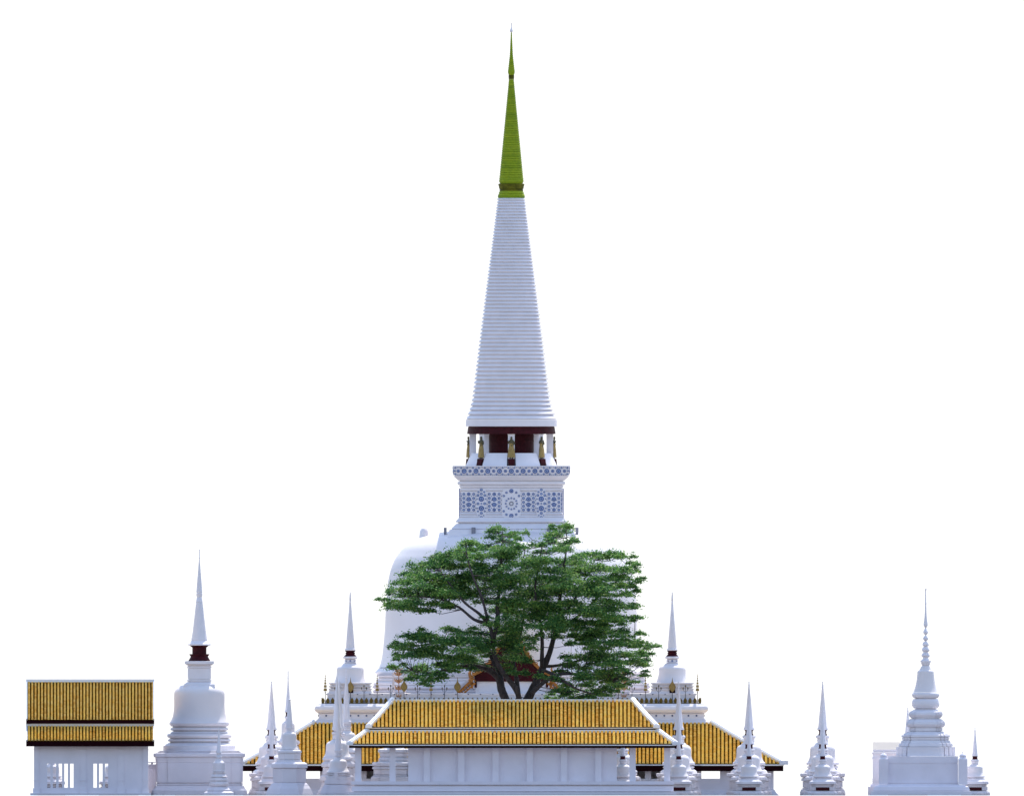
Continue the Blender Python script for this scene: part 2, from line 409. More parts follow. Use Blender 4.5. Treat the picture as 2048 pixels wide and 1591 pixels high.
mb = MB(); cx = X(848)
mb.loft([(1054.5, 1.5), (1055.3, 4.2), (1057.5, 6.6), (1060.5, 7.8), (1061, 8.2), (1074, 9.6), (1086, 10)], circ(24), cx, -.8); mb.build('dormer_turret', M['white'], st)

# statues
def statue(a, label):
    r_ = 85.5 / S; x, y = CX + r_ * math.cos(a), r_ * math.sin(a)
    th = thing('standing_statue', x, y, Z(930.5), label, 'statue', 'gilded statues around the spire platform')
    fa = a + math.pi / 2       # facing outwards: local -Y
    def W(u, v, py): return (x + (u * math.cos(fa) - v * math.sin(fa)) / S, y + (u * math.sin(fa) + v * math.cos(fa)) / S, Z(py))
    # body (skin)
    J = [(0, 0, 896, 3.4), (0, 0, 888, 3.2), (0, -.3, 882.5, 3.7), (0, -.2, 879, 1.5), (0, -.6, 875.4, 2.6), (0, -.4, 871.9, 1.3),
         (4.3, 0, 881.6, 1.8), (6.6, -.3, 887.6, 1.5), (2.6, -3.4, 888.8, 1.0), (-4.3, 0, 881.6, 1.8), (-6.6, -.6, 886.8, 1.5), (-4.6, -3.8, 880.5, 1.0),
         (1.9, 0, 899, 2.3), (2.1, -.5, 908, 1.6), (2.1, 0, 915.3, 1.1), (2.2, -2, 916.3, .9), (-1.9, 0, 899, 2.3), (-2.1, .2, 908, 1.6), (-2.1, .2, 915.3, 1.1), (-2.2, -1.8, 916.3, .9)]
    E = [(0, 1), (1, 2), (2, 3), (3, 4), (4, 5), (2, 6), (6, 7), (7, 8), (2, 9), (9, 10), (10, 11), (0, 12), (12, 13), (13, 14), (14, 15), (0, 16), (16, 17), (17, 18), (18, 19)]
    me = bpy.data.meshes.new('body'); o0 = th.location
    me.from_pydata([tuple(Vector(W(u, v, py)) - o0) for u, v, py, _ in J], E, [])
    me.materials.append(M['bronze'])
    o = bpy.data.objects.new('body', me); col.objects.link(o); o.parent = th
    sk = o.modifiers.new('skin', 'SKIN')
    for i, j in enumerate(J):
        me.skin_vertices[0].data[i].radius = (j[3] / S, j[3] / S)
    me.skin_vertices[0].data[0].use_root = True
    sb = o.modifiers.new('sub', 'SUBSURF'); sb.levels = 2; sb.render_levels = 2
    # robe with folds
    mb = MB(); n = 24; rows = [(886.5, 4.6, 3.1), (890, 4.2, 2.8), (893.5, 4.9, 3.2), (899, 5.9, 3.8), (906, 6.6, 4.2), (912, 7.3, 4.6), (914.3, 7.7, 4.8)]
    for (py, rx, ry) in rows:
        for j in range(n):
            b = 2 * math.pi * j / n; f = 1 + (.07 * math.cos(b * 8) if py > 897 else 0)
            mb.v.append(W(rx * math.cos(b) * f, ry * math.sin(b) * f, py))
    for i in range(len(rows) - 1):
        for j in range(n): mb.f.append((i * n + j, i * n + (j + 1) % n, (i + 1) * n + (j + 1) % n, (i + 1) * n + j)); mb.m.append(0); mb.t.append(.5)
    mb.build('robe', M['gold'], th, smooth=60)
    mb = MB(); vs = []
    for (u, v, py) in ((-6.6, -4.6, 917), (6.6, -4.6, 917), (6.6, 9, 917), (-6.6, 9, 917), (-6.6, -6.2, 930.4), (6.6, -6.2, 930.4), (6.6, 9, 930.4), (-6.6, 9, 930.4)): vs.append(W(u, v, py))
    mb.add(vs, [(0, 1, 2, 3), (7, 6, 5, 4), (0, 4, 5, 1), (1, 5, 6, 2), (2, 6, 7, 3), (3, 7, 4, 0)]); mb.build('pedestal', M['maroon'], th, smooth=0)
for k, lb in ((0, 'gilded robed statue at the very centre in front of the middle column'), (1, 'gilded robed statue just right of the central one, before a white column'),
              (-1, 'gilded robed statue just left of the central one, before a white column'), (2, 'gilded robed statue in profile on the far right rim of the platform'),
              (-2, 'gilded robed statue in profile on the far left rim of the platform')):
    statue(-math.pi / 2 + k * math.pi / 4, lb)

# ------------------------------------------------------------------ terrace
te = thing('stupa_terrace', CX, 0, 0, 'broad square white terrace with blue studs carrying the great stupa', 'terrace')
mb = MB(); mb.loft([(1406.2, 383), (1406.6, 386), (1411, 390), (1412, 391.5), (1415, 393.2), (1418.5, 393.6), (1421.5, 392), (1424, 388.6), (1425, 386)], SQ, CX, 0)
mb.loft([(1425, 385), (1426, 387), (1427.5, 385.3), (1440, 385.3)], SQ, CX, 0)
mb.loft([(1435.8, 387), (1437, 387), (1441.5, 392), (1442.2, 395), (1446, 397.5), (1449, 397.5)], SQ, CX, 0)
mb.build('cornice', M['rose'], te, smooth=30)
mb = MB(); mb.loft([(1449, 380), (1589.5, 380)], SQ, CX, 0); mb.build('podium', M['white'], te, smooth=0)
mb = MB(); mb.loft([(1385, 367.5), (1386, 369), (1389.5, 369), (1390, 368), (1395.5, 368), (1399, 371), (1406.3, 372)], SQ, CX, 0); mb.build('upper_ledge', M['rose'], te, smooth=0)
def dots(q):
    for i in range(-23, 24):
        disc(q, 1022.7 + i * 16.1, 1430.2, 1.9, -385.3 / S, nn=8)
    for i in range(-14, 15):
        disc(q, 1022.7 + (i + .5) * 24.6, 1387.4, 1.25, -369 / S, nn=8)
mb = MB(); mb.rot4(dots, CX, 0, (0, 1, 3)); mb.build('blue_stud', [M['iron'], M['blue']], te)
bal = thing('terrace_balustrade', CX, -13.5, Z(1406.3), 'row of small olive gold leaf finials along the terrace edge', 'balustrade')
YB = -378 / S
mb = MB(); mb.bar((CX - 379 / S, YB, Z(1405.6)), (CX + 379 / S, YB, Z(1405.6)), .08, .05)
for s_ in (-1, 1): mb.bar((CX + s_ * 379 / S, YB, Z(1406)), (CX + s_ * 379 / S, YB, Z(1394)), .05, .05, up=(0, 1, 0))
mb.build('rail', M['sema'], bal, smooth=0)
mb = MB()
out = [(-2.2, 1406), (-3.2, 1402), (-3.4, 1399), (-2.4, 1397), (-1.2, 1395.6), (0, 1393.6), (1.2, 1395.6), (2.4, 1397), (3.4, 1399), (3.2, 1402), (2.2, 1406)]
x0 = 1022.7 - 39 * 9.66
mb.slab([(X(x0 + a), Z(b)) for a, b in out], YB - .06, YB + .06)
proto = mb.build('leaf_finial', M['sema'], bal, smooth=0)
for i in range(1, 79):
    c = proto.copy(); col.objects.link(c); c.parent = bal; c.location = (i * 9.66 / S, 0, 0)

# poles along the terrace edge
YP = -375 / S
zt = Z(1406.2)
def pole_label(i):
    names = ['at the far left end of the terrace edge', 'left, third pole in from the terrace corner', 'left, beside the base moulding of the great stupa']
    return ''
um = thing('tiered_umbrella', X(650.5), YP, zt, 'gold tiered ceremonial umbrella on a pole at the left end of the terrace edge', 'umbrella', 'gold tiered umbrellas along the terrace edge')
mb = MB()
for (yb, h, hw) in ((1381, 5.6, 3.6), (1374, 5, 3.1), (1367.5, 4.2, 2.2), (1361.8, 3.4, 1.6), (1357, 2.8, 1.1), (1352.6, 2.2, .8)):
    mb.loft([(yb - h, hw * .85), (yb - .5, hw), (yb, hw), (yb, hw * .8)], circ(14), X(650.5), YP)
mb.loft([(1347, .25), (1350.5, .5)], circ(8), X(650.5), YP)
mb.build('tiers', M['gold'], um)
mb = MB(); mb.loft([(1349, .3), (1381, .4), (1383, .9), (1385, .9), (1386, .6), (1406.2, .75)], circ(8), X(650.5), YP); mb.build('pole', M['iron'], um)
for px, lb in ((754.3, 'gold tiered umbrella in front of the left corner of the great stupa base'), (862, 'gold tiered umbrella under the left part of the tree crown'),
               (1291, 'gold tiered umbrella before the right corner of the great stupa base'), (1395, 'gold tiered umbrella at the right end of the terrace edge')):
    tag(copy_tree(um, loc=(X(px), YP, zt)), lb)
fn = thing('leaf_fan', X(701), YP, zt, 'gold leaf-shaped fan on a pole before the left corner stupa', 'fan', 'gold leaf-shaped fans along the terrace edge')
mb = MB(); o = [(0, 1352.5), (.7, 1358), (1.2, 1362), (2.6, 1364.5), (4.4, 1367), (6.4, 1370), (7.0, 1373), (6.2, 1376), (4, 1379), (2, 1381.5), (.8, 1383)]
o = o + [(-a, b) for a, b in reversed(o[1:])]
mb.slab([(X(701 + a), Z(b)) for a, b in o], YP - .05, YP + .05)
mb.slab([(X(701 + a * .6), Z(1371 + (b - 1371) * .6)) for a, b in o], YP - .09, YP + .09)
mb.build('fan', M['gold'], fn)
mb = MB(); mb.loft([(1383, .6), (1406.2, .8)], circ(8), X(701), YP); mb.build('pole', M['iron'], fn)
for px, lb in ((808, 'gold leaf-shaped fan beside the left gilded tree ornament'), (915, 'gold leaf-shaped fan just left of the orange gabled porch'),
               (1237, 'gold leaf-shaped fan half hidden in foliage beside the right gilded tree'), (1344.7, 'gold leaf-shaped fan on a pole before the right corner stupa')):
    tag(copy_tree(fn, loc=(X(px), YP, zt)), lb)
lp = thing('street_lamp', X(728), YP, zt, 'dark three-headed lamp post just right of the left corner stupa door', 'lamp post', 'three-headed lamp posts along the terrace edge')
def lantern(cx, y): 
    q = MB(); q.loft([(y - 3, .3), (y - 2.3, .9), (y - .5, 1.3), (y, 1.35), (y + 1.8, .6), (y + 2.2, .4)], circ(10), X(cx), YP); return q
lantern(728, 1371.5).build('lantern', M['bronze'], lp); lantern(723.3, 1376).build('lantern', M['bronze'], lp); lantern(732.7, 1376).build('lantern', M['bronze'], lp)
mb = MB(); mb.loft([(1373, .4), (1384, .5), (1400, .7), (1406.2, .9)], circ(8), X(728), YP)
for s_ in (-1, 1): mb.tube([(X(728), YP, Z(1383)), (X(728 + s_ * 3), YP, Z(1381.5)), (X(728 + s_ * 4.7), YP, Z(1378))], [.012] * 3, 5)
mb.build('post', M['iron'], lp)
for px, lb in ((674.5, 'three-headed lamp post half behind slim white spires left of the corner stupa'), (781.5, 'three-headed lamp post left of the left gilded tree ornament'), (835, 'three-headed lamp post right of the left gilded tree ornament'),
               (889, 'three-headed lamp post left of the fan beside the porch'), (1264, 'three-headed lamp post right of the right gilded tree ornament'),
               (1317.5, 'three-headed lamp post just left of the right corner stupa door'), (1371, 'three-headed lamp post just right of the right corner stupa door')):
    tag(copy_tree(lp, loc=(X(px), YP, zt)), lb)

# gilded tree ornaments
gt = thing('gilded_tree_ornament', X(797.5), -13.0, zt, 'gilded tree ornament between white posts, left of the porch', 'ornament', 'gilded tree ornaments on the terrace')
mb = MB(); mb.loft([(1336, .5), (1406, .9)], circ(8), X(797.5), -13.0)
for y in (1347, 1362, 1376, 1392): mb.loft([(y - 5, .8), (y - 4, 2.9), (y - 1.5, 3.1), (y + 2, 1.8), (y + 4.5, .7)], circ(12), X(797.5), -13.0)
mb.build('stem', M['orange'], gt)
mb = MB()
for y in (1341, 1348, 1362, 1376, 1392):
    for k in range(10):
        a = 2 * math.pi * k / 10 + y; L = 7.5 + 2 * random.random()
        pts = [(X(797.5) + L * f / S * math.cos(a), -13.0 + L * f / S * math.sin(a), Z(y + 2 - g)) for f, g in ((.1, 0), (.5, 1.2), (.85, 4), (1, 8))]
        mb.tube(pts, [.04, .05, .05, .012], 5)
mb.build('leaves', M['pink'], gt)
mb = MB()
for px in (786.8, 810.5): mb.pbox(px - 2.2, px + 2.2, 1346, 1406, -12.75, -12.55); mb.pbox(px - 3, px + 3, 1344, 1346, -12.8, -12.5)
mb.build('white_frame', M['white'], gt, smooth=0)
tag(copy_tree(gt, loc=(X(1248), -13.0, zt)), 'gilded tree ornament between white posts, right of the porch under foliage')

# ------------------------------------------------------------------ generic stupas
def parts(th, cx, cy, specs):
    done = {}
    for nm, mt, plan, prof, sm in specs:
        if nm in ('base', 'moulding', 'tiers', 'neck_block', 'pedestal', 'upper_pedestal', 'upper_steps'): prof = groove(prof, plan)
        MB().loft(prof, plan, cx, cy).build(nm, M[mt], th, smooth=sm)

# corner stupas on the terrace
cy = -322 / S; cx = X(700.5)
cs = thing('corner_stupa', cx, cy, Z(1385), 'white bell stupa with maroon neck on the left corner of the terrace', 'stupa', 'corner stupas on the terrace')
parts(cs, cx, cy, [
    ('finial', 'white', C16, [(1183.5, .7), (1184.5, 1.3), (1186, .8), (1192, 1.5), (1200, 2.0), (1203, 1.3), (1204.2, 2.6), (1205.4, 1.7)], 40),
    ('spire', 'white', C32, [(1205, 1.7), (1296, 9), (1297, 10.3), (1298.6, 10.9), (1300, 10.5)], 40),
    ('maroon_neck', 'maroon', C32, [(1300, 10), (1301.5, 10.3), (1303, 8), (1304.6, 9.6), (1306, 9.6), (1307.4, 8.6), (1311, 12), (1312.2, 12.6)], 25),
    ('neck_block', 'white', C32, [(1312, 13.6), (1313, 14.4), (1315.5, 14.2), (1317.5, 12), (1318.5, 11.6), (1323.5, 11.6), (1324.5, 13), (1326, 13.2), (1328.5, 15.8), (1329.5, 16.2), (1332, 16.4)], 25),
    ('bell', 'bell', C64, dense([(1329.6, 14), (1330.3, 20), (1333, 24.6), (1337, 26.8), (1344, 27.0), (1351, 27.6), (1357, 29.3), (1362, 31.6), (1364, 32.3)], 3), 60),
    ('base', 'white', SQ, [(1364, 40), (1364.5, 43), (1366.6, 43), (1367.2, 41), (1370.6, 41), (1371, 43), (1372.6, 43), (1373.2, 41.4), (1376, 41.4), (1376.4, 43), (1378.6, 43), (1379, 41.6), (1382.2, 42.6), (1385.2, 44)], 0)])
mb = MB()
for dx in (-8.3, 0, 8.3):
    yy = cy - math.sqrt(11.6 ** 2 - dx ** 2) / S
    disc(mb, 700.5 + dx, 1320.8, 1.9 if dx == 0 else 1.4, yy)
mb.build('blue_stud', [M['blue'], M['blue2']], cs)
mb = MB(); mb.pbox(695, 706.5, 1376.5, 1385, cy - 44.5 / S, cy - 40 / S); mb.build('niche', M['fascia'], cs, smooth=0)
tag(copy_tree(cs, loc=(X(1344.5), cy, Z(1385))), 'white bell stupa with maroon neck on the right corner of the terrace')

# three sizes of the courtyard stupas
def small_stupa(px, y, label, group):
    cx = X(px); th = thing('small_stupa', cx, y, 0, label, 'stupa', group)
    parts(th, cx, y, [
        ('spire', 'white', C32, [(1453.5, .5), (1455, .9), (1457, .5), (1460, 1.1), (1462, 1.6), (1463, .9), (1464, 1.1), (1506, 5.0), (1508.5, 5.6), (1510, 6.2), (1511, 6.2)], 40),
        ('maroon_neck', 'maroon', C32, [(1511, 5.4), (1512.5, 4.8), (1516, 5), (1517.6, 5.6)], 40),
        ('neck_block', 'white', C32, [(1517.6, 7.6), (1519, 8.2), (1521.4, 8.2), (1522, 7), (1526.5, 7), (1527, 7.8), (1530, 8.6)], 25),
        ('bell', 'bell', C64, dense([(1528.2, 7.5), (1529, 10.5), (1531, 13.8), (1534, 15.4), (1540, 15.6), (1545, 16.4), (1549, 18.5), (1550, 19.2)], 3), 60),
        ('moulding', 'white', C32, [(1550, 19.4), (1551, 20.3), (1553, 20), (1553.8, 19), (1555.5, 19), (1556, 20.2), (1559, 20.2)], 25),
        ('base', 'white', RED, [(1559, 21.5), (1560, 23), (1561.5, 26.2), (1563, 27), (1567, 27.4), (1568, 25.2), (1569.5, 24.4), (1572.3, 24.4), (1572.6, 25.2), (1580.5, 25.2), (1581, 26.2), (1583, 29), (1584, 30), (1589.5, 30.4)], 0)])
    mb = MB(); mb.pbox(px - 13.6, px + 13.6, 1573.2, 1579.6, y - 26.6 / S, y - 20 / S); mb.build('maroon_panel', M['maroon'], th, smooth=0)
    return th
def mid_stupa(px, y, label, group):
    cx = X(px); th = thing('middle_stupa', cx, y, 0, label, 'stupa', group)
    parts(th, cx, y, [
        ('spire', 'white', C32, [(1413.5, .6), (1415, 1), (1417, .6), (1420, 1.3), (1422, 2), (1423, 1.2), (1424, 1.5), (1480, 6.6), (1483, 7.6), (1486, 9), (1487.4, 9)], 40),
        ('maroon_neck', 'maroon', C32, [(1487.4, 8.4), (1489, 7.2), (1494, 7.4), (1496, 8.4)], 40),
        ('neck_block', 'white', C32, [(1496, 10.5), (1497.5, 11.8), (1501, 11.8), (1502, 10), (1506, 10), (1508, 12), (1513, 13)], 25),
        ('bell', 'bell', C64, dense([(1509, 11), (1510, 15), (1512.5, 19.4), (1517, 21.6), (1524, 22), (1531, 22.8), (1536, 24.6), (1540, 27.4)], 3), 60),
        ('moulding', 'white', C32, [(1540, 28), (1541, 29), (1543.6, 29), (1544.5, 26.8), (1546.5, 28.8), (1548.5, 28.8), (1549.2, 27), (1551, 27)], 25),
        ('base', 'white', RED, [(1551, 30), (1552.4, 34), (1554, 35.6), (1559, 36), (1561, 33.2), (1563, 34.4), (1564.6, 32.8), (1577, 32.8), (1578, 34), (1580, 34), (1583, 38), (1589.5, 38.5)], 0)])
    return th
def tall_stupa(px, y, label, group):
    cx = X(px); th = thing('tall_stupa', cx, y, 0, label, 'stupa', group)
    parts(th, cx, y, [
        ('spire', 'white', C32, [(1361.8, .8), (1363.2, 1.2), (1365, .7), (1368, 1.3), (1371, 1.7), (1372, 1.1), (1373.2, 2.3), (1374.5, 1.5), (1450, 8.4), (1453, 9.2), (1456.5, 10.7), (1458.6, 10.7)], 40),
        ('maroon_neck', 'maroon', C32, [(1458.6, 9.6), (1461, 7.4), (1466, 7.4), (1469.6, 9.6)], 40),
        ('neck_block', 'white', C32, [(1469.6, 11.6), (1471, 13.3), (1474, 13.3), (1477, 11), (1483.5, 11), (1485, 13), (1487, 15.5), (1492, 16)], 25),
        ('bell', 'bell', C64, dense([(1488, 14), (1489, 18), (1492, 22.4), (1497, 24.9), (1504, 25.2), (1512, 25.6), (1518, 27.4), (1522.5, 30)], 3), 60),
        ('moulding', 'white', C32, [(1522.5, 30.5), (1524.5, 32.6), (1527.6, 32.6), (1529.4, 29), (1531, 29), (1532, 31.4), (1534, 31.4), (1535, 29.6), (1537.5, 31), (1541, 36), (1545, 37)], 25),
        ('base', 'white', RED, [(1545, 42), (1545.6, 45), (1550.5, 45), (1552, 43.6), (1554.6, 41), (1556, 42.8), (1560.4, 42.8), (1561.4, 40), (1574.6, 40), (1575.4, 42.2), (1577, 42.2), (1578, 43), (1583, 45.4), (1589.5, 45.6)], 0)])
    return th
YF, YM, YT = -34.6, -31.6, -28.0
G1, G2, G3 = 'small front-row stupas in the courtyard', 'middle-row stupas in the courtyard', 'tall back-row stupas in the courtyard'
sp = small_stupa(1645.3, YF, 'small front stupa of the free-standing trio, right of the gallery roof', G1)
mp_ = mid_stupa(1645.3, YM, 'middle stupa of the free-standing trio, right of the gallery roof', G2)
tp = tall_stupa(1645.3, YT, 'tallest rear stupa of the free-standing trio, right of the gallery roof', G3)
for px, w in ((1498, 'trio before the right end of the gallery roof'), (1357.3, 'trio at the right end of the front hall'), (543, 'trio before the left end of the gallery roof')):
    tag(copy_tree(sp, loc=(X(px), YF, 0)), 'small front stupa of the ' + w)
    tag(copy_tree(mp_, loc=(X(px), YM, 0)), 'middle stupa of the ' + w)
    tag(copy_tree(tp, loc=(X(px), YT, 0)), 'tallest rear stupa of the ' + w)
tag(copy_tree(sp, loc=(X(1245.5), YF, 0)), 'small stupa seen between the wall and columns of the front hall, right side')
tag(copy_tree(mp_, loc=(X(1245.5), YM, 0)), 'stupa behind the small one glimpsed through the right porch of the front hall')
tag(copy_tree(sp, loc=(X(1950), -27.5, 0)), 'small stupa at the far right beside the walled shrine')
tag(copy_tree(mp_, loc=(X(1815.5), -25.0, 0)), 'stupa behind the walled shrine, only its thin spire showing')
tag(copy_tree(sp, loc=(X(103), -25.0, 0)), 'small stupa glimpsed through the left window slits of the left hall')
tag(copy_tree(sp, loc=(X(226), -25.0, 0)), 'small stupa glimpsed through the right window slits of the left hall')

# big left stupa
cx, cy = X(398.7), -32.5
th = thing('left_stupa', cx, cy, 0, 'large white bell stupa with maroon neck beside the left hall', 'stupa')
parts(th, cx, cy, [
    ('finial', 'white', C16, [(1098, .9), (1099.5, 1.1), (1101, .8), (1114, .9), (1115.5, 1.3), (1117.5, .8)], 40),
    ('spire', 'white', C32, [(1117.5, .8), (1183.5, 6.1), (1184.4, 5), (1185.6, 5), (1186.4, 6.3), (1188, 6), (1191.5, 5.8), (1192, 4.9), (1194, 4.9), (1195, 5.4), (1203.6, 6.8), (1204, 6.2), (1205, 6.2), (1205.4, 6.8),
                             (1240, 10.7), (1262, 13.2), (1272, 14.8), (1278.6, 16.2), (1279, 15.6), (1280, 15.6), (1280.5, 16.4), (1283, 17.8), (1286.8, 21), (1287.2, 22.6), (1289.6, 22.6), (1290, 21)], 40),
    ('maroon_neck', 'maroon', C32, [(1290, 18.6), (1291, 18.2), (1294, 14.2), (1307, 14.2), (1307.2, 20.2), (1308, 20), (1312, 17.4), (1313, 17.6), (1320, 21.8), (1321.2, 22)], 25),
    ('neck_block', 'white', SQ, [(1321, 28.6), (1321.4, 29.3), (1327, 29.1), (1327.6, 27.6), (1330.5, 24.2), (1331.6, 24.2), (1332, 22.8), (1333, 24.4), (1335, 24.4), (1335.6, 23.2), (1358.6, 23.2), (1359, 24.4), (1361, 24.4), (1362, 23.4), (1363, 24), (1366.6, 29), (1367.4, 30.6), (1374, 31.6)], 0),
    ('bell', 'bell', circ(96), dense([(1368.4, 20), (1369.4, 33), (1372, 40), (1377, 46.3), (1384, 50), (1394, 50.6), (1407, 50.4), (1418, 50.9), (1428, 52.3), (1436, 54.6), (1442.5, 58.3)], 3), 60),
    ('moulding', 'white', C96, [(1442.5, 58.6), (1444, 59.6), (1447, 60), (1451, 57), (1452.5, 55.2), (1454, 55.2), (1456, 57.8), (1458, 57.8), (1459.4, 56), (1460.4, 54.6), (1462, 54.6), (1466.4, 60.6), (1467, 63.4), (1470, 64.8), (1473, 63.6), (1475.5, 60.6),
                                (1476.6, 60.4), (1479, 62.8), (1481, 62.8), (1482.4, 60.8), (1484, 60), (1489.6, 70.6), (1490.4, 72), (1500, 72.4)], 25),
    ('base', 'cool', RED2, [(1499.8, 81), (1500.6, 82), (1502, 82), (1502.4, 84.5), (1504, 85), (1504.4, 87), (1505.4, 87), (1505.8, 91.6), (1511.5, 91.6), (1513, 89.6), (1513.6, 89), (1514.4, 88.4), (1520, 87.4), (1523.5, 87.2), (1524.1, 86.2), (1524.9, 86.2), (1525.3, 87),
                            (1563.5, 87), (1564, 88), (1566.5, 87), (1568, 87.6), (1569.8, 87.6), (1570.3, 88.8), (1575.4, 91.4), (1579.6, 95), (1589.5, 96.4)], 0)])
def slim(px, y, label, cat='stupa'):
    cx = X(px); th = thing('slender_stupa', cx, y, 0, label, cat)
    parts(th, cx, y, [
        ('spire', 'white', C16, [(1449.8, .5), (1451, .8), (1453, .5), (1502, 4.8), (1503.2, 5.7), (1505, 5.7)], 40),
        ('neck_block', 'white', OCT, [(1505, 4.6), (1509, 4), (1511.5, 6), (1514, 6.2), (1516.5, 5.2), (1518.5, 6.6), (1521, 8)], 0),
        ('bell', 'white', OCT, [(1519.6, 5.5), (1520.6, 8), (1524, 11.4), (1525.5, 12.0), (1538.5, 12.2), (1541, 13.3)], 0),
        ('moulding', 'white', OCT, [(1541, 12.8), (1543, 12.8), (1543.5, 14.2), (1547, 13.2), (1549.6, 15.3), (1552, 17.2), (1553.6, 15.6), (1557, 17.6), (1559.6, 18.2), (1561.2, 16.8), (1565.6, 19.4), (1568, 19.4), (1570.5, 17.8)], 0),
        ('base', 'cool', OCT, [(1570.5, 17), (1572.4, 17.2), (1574, 18.5), (1575.2, 20), (1578, 23.5), (1581.2, 24.2), (1582, 27), (1584, 30), (1589.5, 31.5)], 0)])
slim(437.7, -38.5, 'slender little octagonal stupa in front of the large left stupa')

# octagonal stupas near the left of the gallery
cx, cy = X(578.8), -37.0
th = thing('octagonal_stupa', cx, cy, 0, 'white stupa on a big octagonal pedestal in front of the left gallery roof', 'stupa')
parts(th, cx, cy, [
    ('spire', 'white', C32, [(1396.5, 1.2), (1397.4, 2.6), (1399, 2.9), (1400, 2.2), (1447, 6.6), (1450, 7.2)], 40),
    ('neck_ring', 'white', C32, [(1450, 6.4), (1453, 8), (1456, 8), (1458.5, 6.2), (1463, 6.2), (1464.5, 8)], 40),
    ('bell', 'bell', C64, dense([(1463.4, 8), (1464.6, 11.6), (1467, 13.6), (1471, 14.4), (1480, 14.4), (1489, 15), (1494, 16.2), (1497, 17.8)], 3), 60),
    ('upper_pedestal', 'white', OCT, [(1497, 17.8), (1498.5, 19), (1500.5, 24), (1504, 24.6), (1505.2, 22.6), (1518.4, 22.6), (1519.4, 24.6), (1523, 25.2)], 0),
    ('pedestal', 'cool', OCT, [(1523, 30), (1525, 34), (1527, 36), (1534, 36.4), (1536, 33.6), (1564, 32.6), (1565.4, 34), (1567, 36.8), (1570, 38.5), (1576, 43), (1584, 46.4), (1589.5, 48.6)], 0)])
cx, cy = X(576.2), -24.5
th = thing('rear_stupa', cx, cy, 0, 'thin-spired stupa rising behind the octagonal stupa', 'stupa')
parts(th, cx, cy, [
    ('spire', 'white', C32, [(1341, .8), (1354.5, .9), (1356, 1.5), (1357.2, .8), (1362, 1), (1419, 5.4), (1420.4, 6.6), (1422.4, 7), (1423.4, 6)], 40),
    ('maroon_neck', 'maroon', C32, [(1423.4, 5.4), (1426, 4.6), (1430, 4.8), (1432, 6)], 40),
    ('neck_block', 'white', C32, [(1432, 6.6), (1434, 7.2), (1437, 5.6), (1440, 6), (1443, 7.6)], 40),
    ('bell', 'bell', C64, dense([(1442, 6), (1443, 9), (1446, 12), (1451, 13), (1466, 13.2), (1474, 15), (1480, 19)], 3), 60),
    ('base', 'white', RED, [(1480, 22), (1484, 24), (1490, 20), (1500, 24), (1508, 26), (1512, 24), (1575, 26), (1589.5, 30)], 0)])
# cluster left of the front hall
cx, cy = X(676.5), -37.2
th = thing('niche_stupa', cx, cy, 0, 'white stupa with an arched niche, nearest the left end of the front hall', 'stupa')
parts(th, cx, cy, [
    ('spire', 'white', C32, [(1423.6, .6), (1425, 1.2), (1427, .6), (1433, 1.6), (1435, 1.2), (1436.5, 2.3), (1438, 1.7), (1494, 6.8), (1497.6, 7), (1498.4, 8.2), (1501.4, 8.2), (1502, 7.2)], 40),
    ('neck_block', 'white', OCT, [(1502, 6.4), (1507, 6.4), (1508, 8), (1511, 7.6), (1513, 6.2), (1516, 8), (1519, 9)], 0),
    ('bell', 'bell', C64, dense([(1517.4, 8), (1518.4, 13), (1521.5, 16.6), (1526, 17.4), (1533, 17.8), (1537.6, 19.6), (1541.4, 22.6)], 3), 60),
    ('moulding', 'white', RED, [(1541.4, 22), (1543, 23.6), (1545.4, 23.6), (1546.4, 21.4), (1548.6, 23.2), (1550.6, 22), (1553, 24.4), (1559, 24.6)], 0),
    ('base', 'cool', RED, [(1559, 27.4), (1566.6, 28.2), (1567.6, 26.6), (1570, 29.4), (1576, 32.4), (1584, 36.4), (1589.5, 37.6)], 0)])
mb = MB(); o = [(-3.4, 1560), (-3.4, 1549), (-2.4, 1546.2), (0, 1544.2), (2.4, 1546.2), (3.4, 1549), (3.4, 1560)]
mb.slab([(X(671.8 + a * 1.5), Z(1552 + (b - 1552) * 1.15)) for a, b in o], cy - 26.6 / S, cy - 20 / S); mb.slab([(X(671.8 + a * .8), Z(b)) for a, b in o], cy - 27.4 / S, cy - 26 / S, 1)
mb.build('niche', [M['white'], M['cool']], th, smooth=0)
cx, cy = X(673.8), -33.4
th = thing('shaded_stupa', cx, cy, 0, 'tall needle-spired stupa directly behind the niche stupa', 'stupa')
parts(th, cx, cy, [
    ('spire', 'white', C32, [(1351.5, .6), (1354, 1.2), (1362, 1.6), (1367, 2.2), (1452, 8.4), (1455, 9.6), (1459, 9.6)], 40),
    ('neck_block', 'white', C32, [(1459, 7), (1462, 7), (1463, 10.2), (1467, 10.2), (1469, 8.6), (1477, 9), (1480, 12), (1484, 13)], 25),
    ('bell', 'bell', C64, dense([(1480.5, 10), (1482, 16), (1486, 20.6), (1492, 22), (1502, 22.4), (1509, 24.4), (1513, 27)], 3), 60),
    ('base', 'white', RED, [(1513, 27), (1517, 29), (1521, 26.5), (1526, 31), (1532, 31), (1534, 28), (1548, 29), (1552, 34), (1560, 34), (1563, 30), (1572, 32), (1580, 37), (1589.5, 40)], 0)])
cx, cy = X(678.6), -29.4
th = thing('narrow_stupa', cx, cy, 0, 'white stupa behind, its pale spire just right of the needle spire', 'stupa')
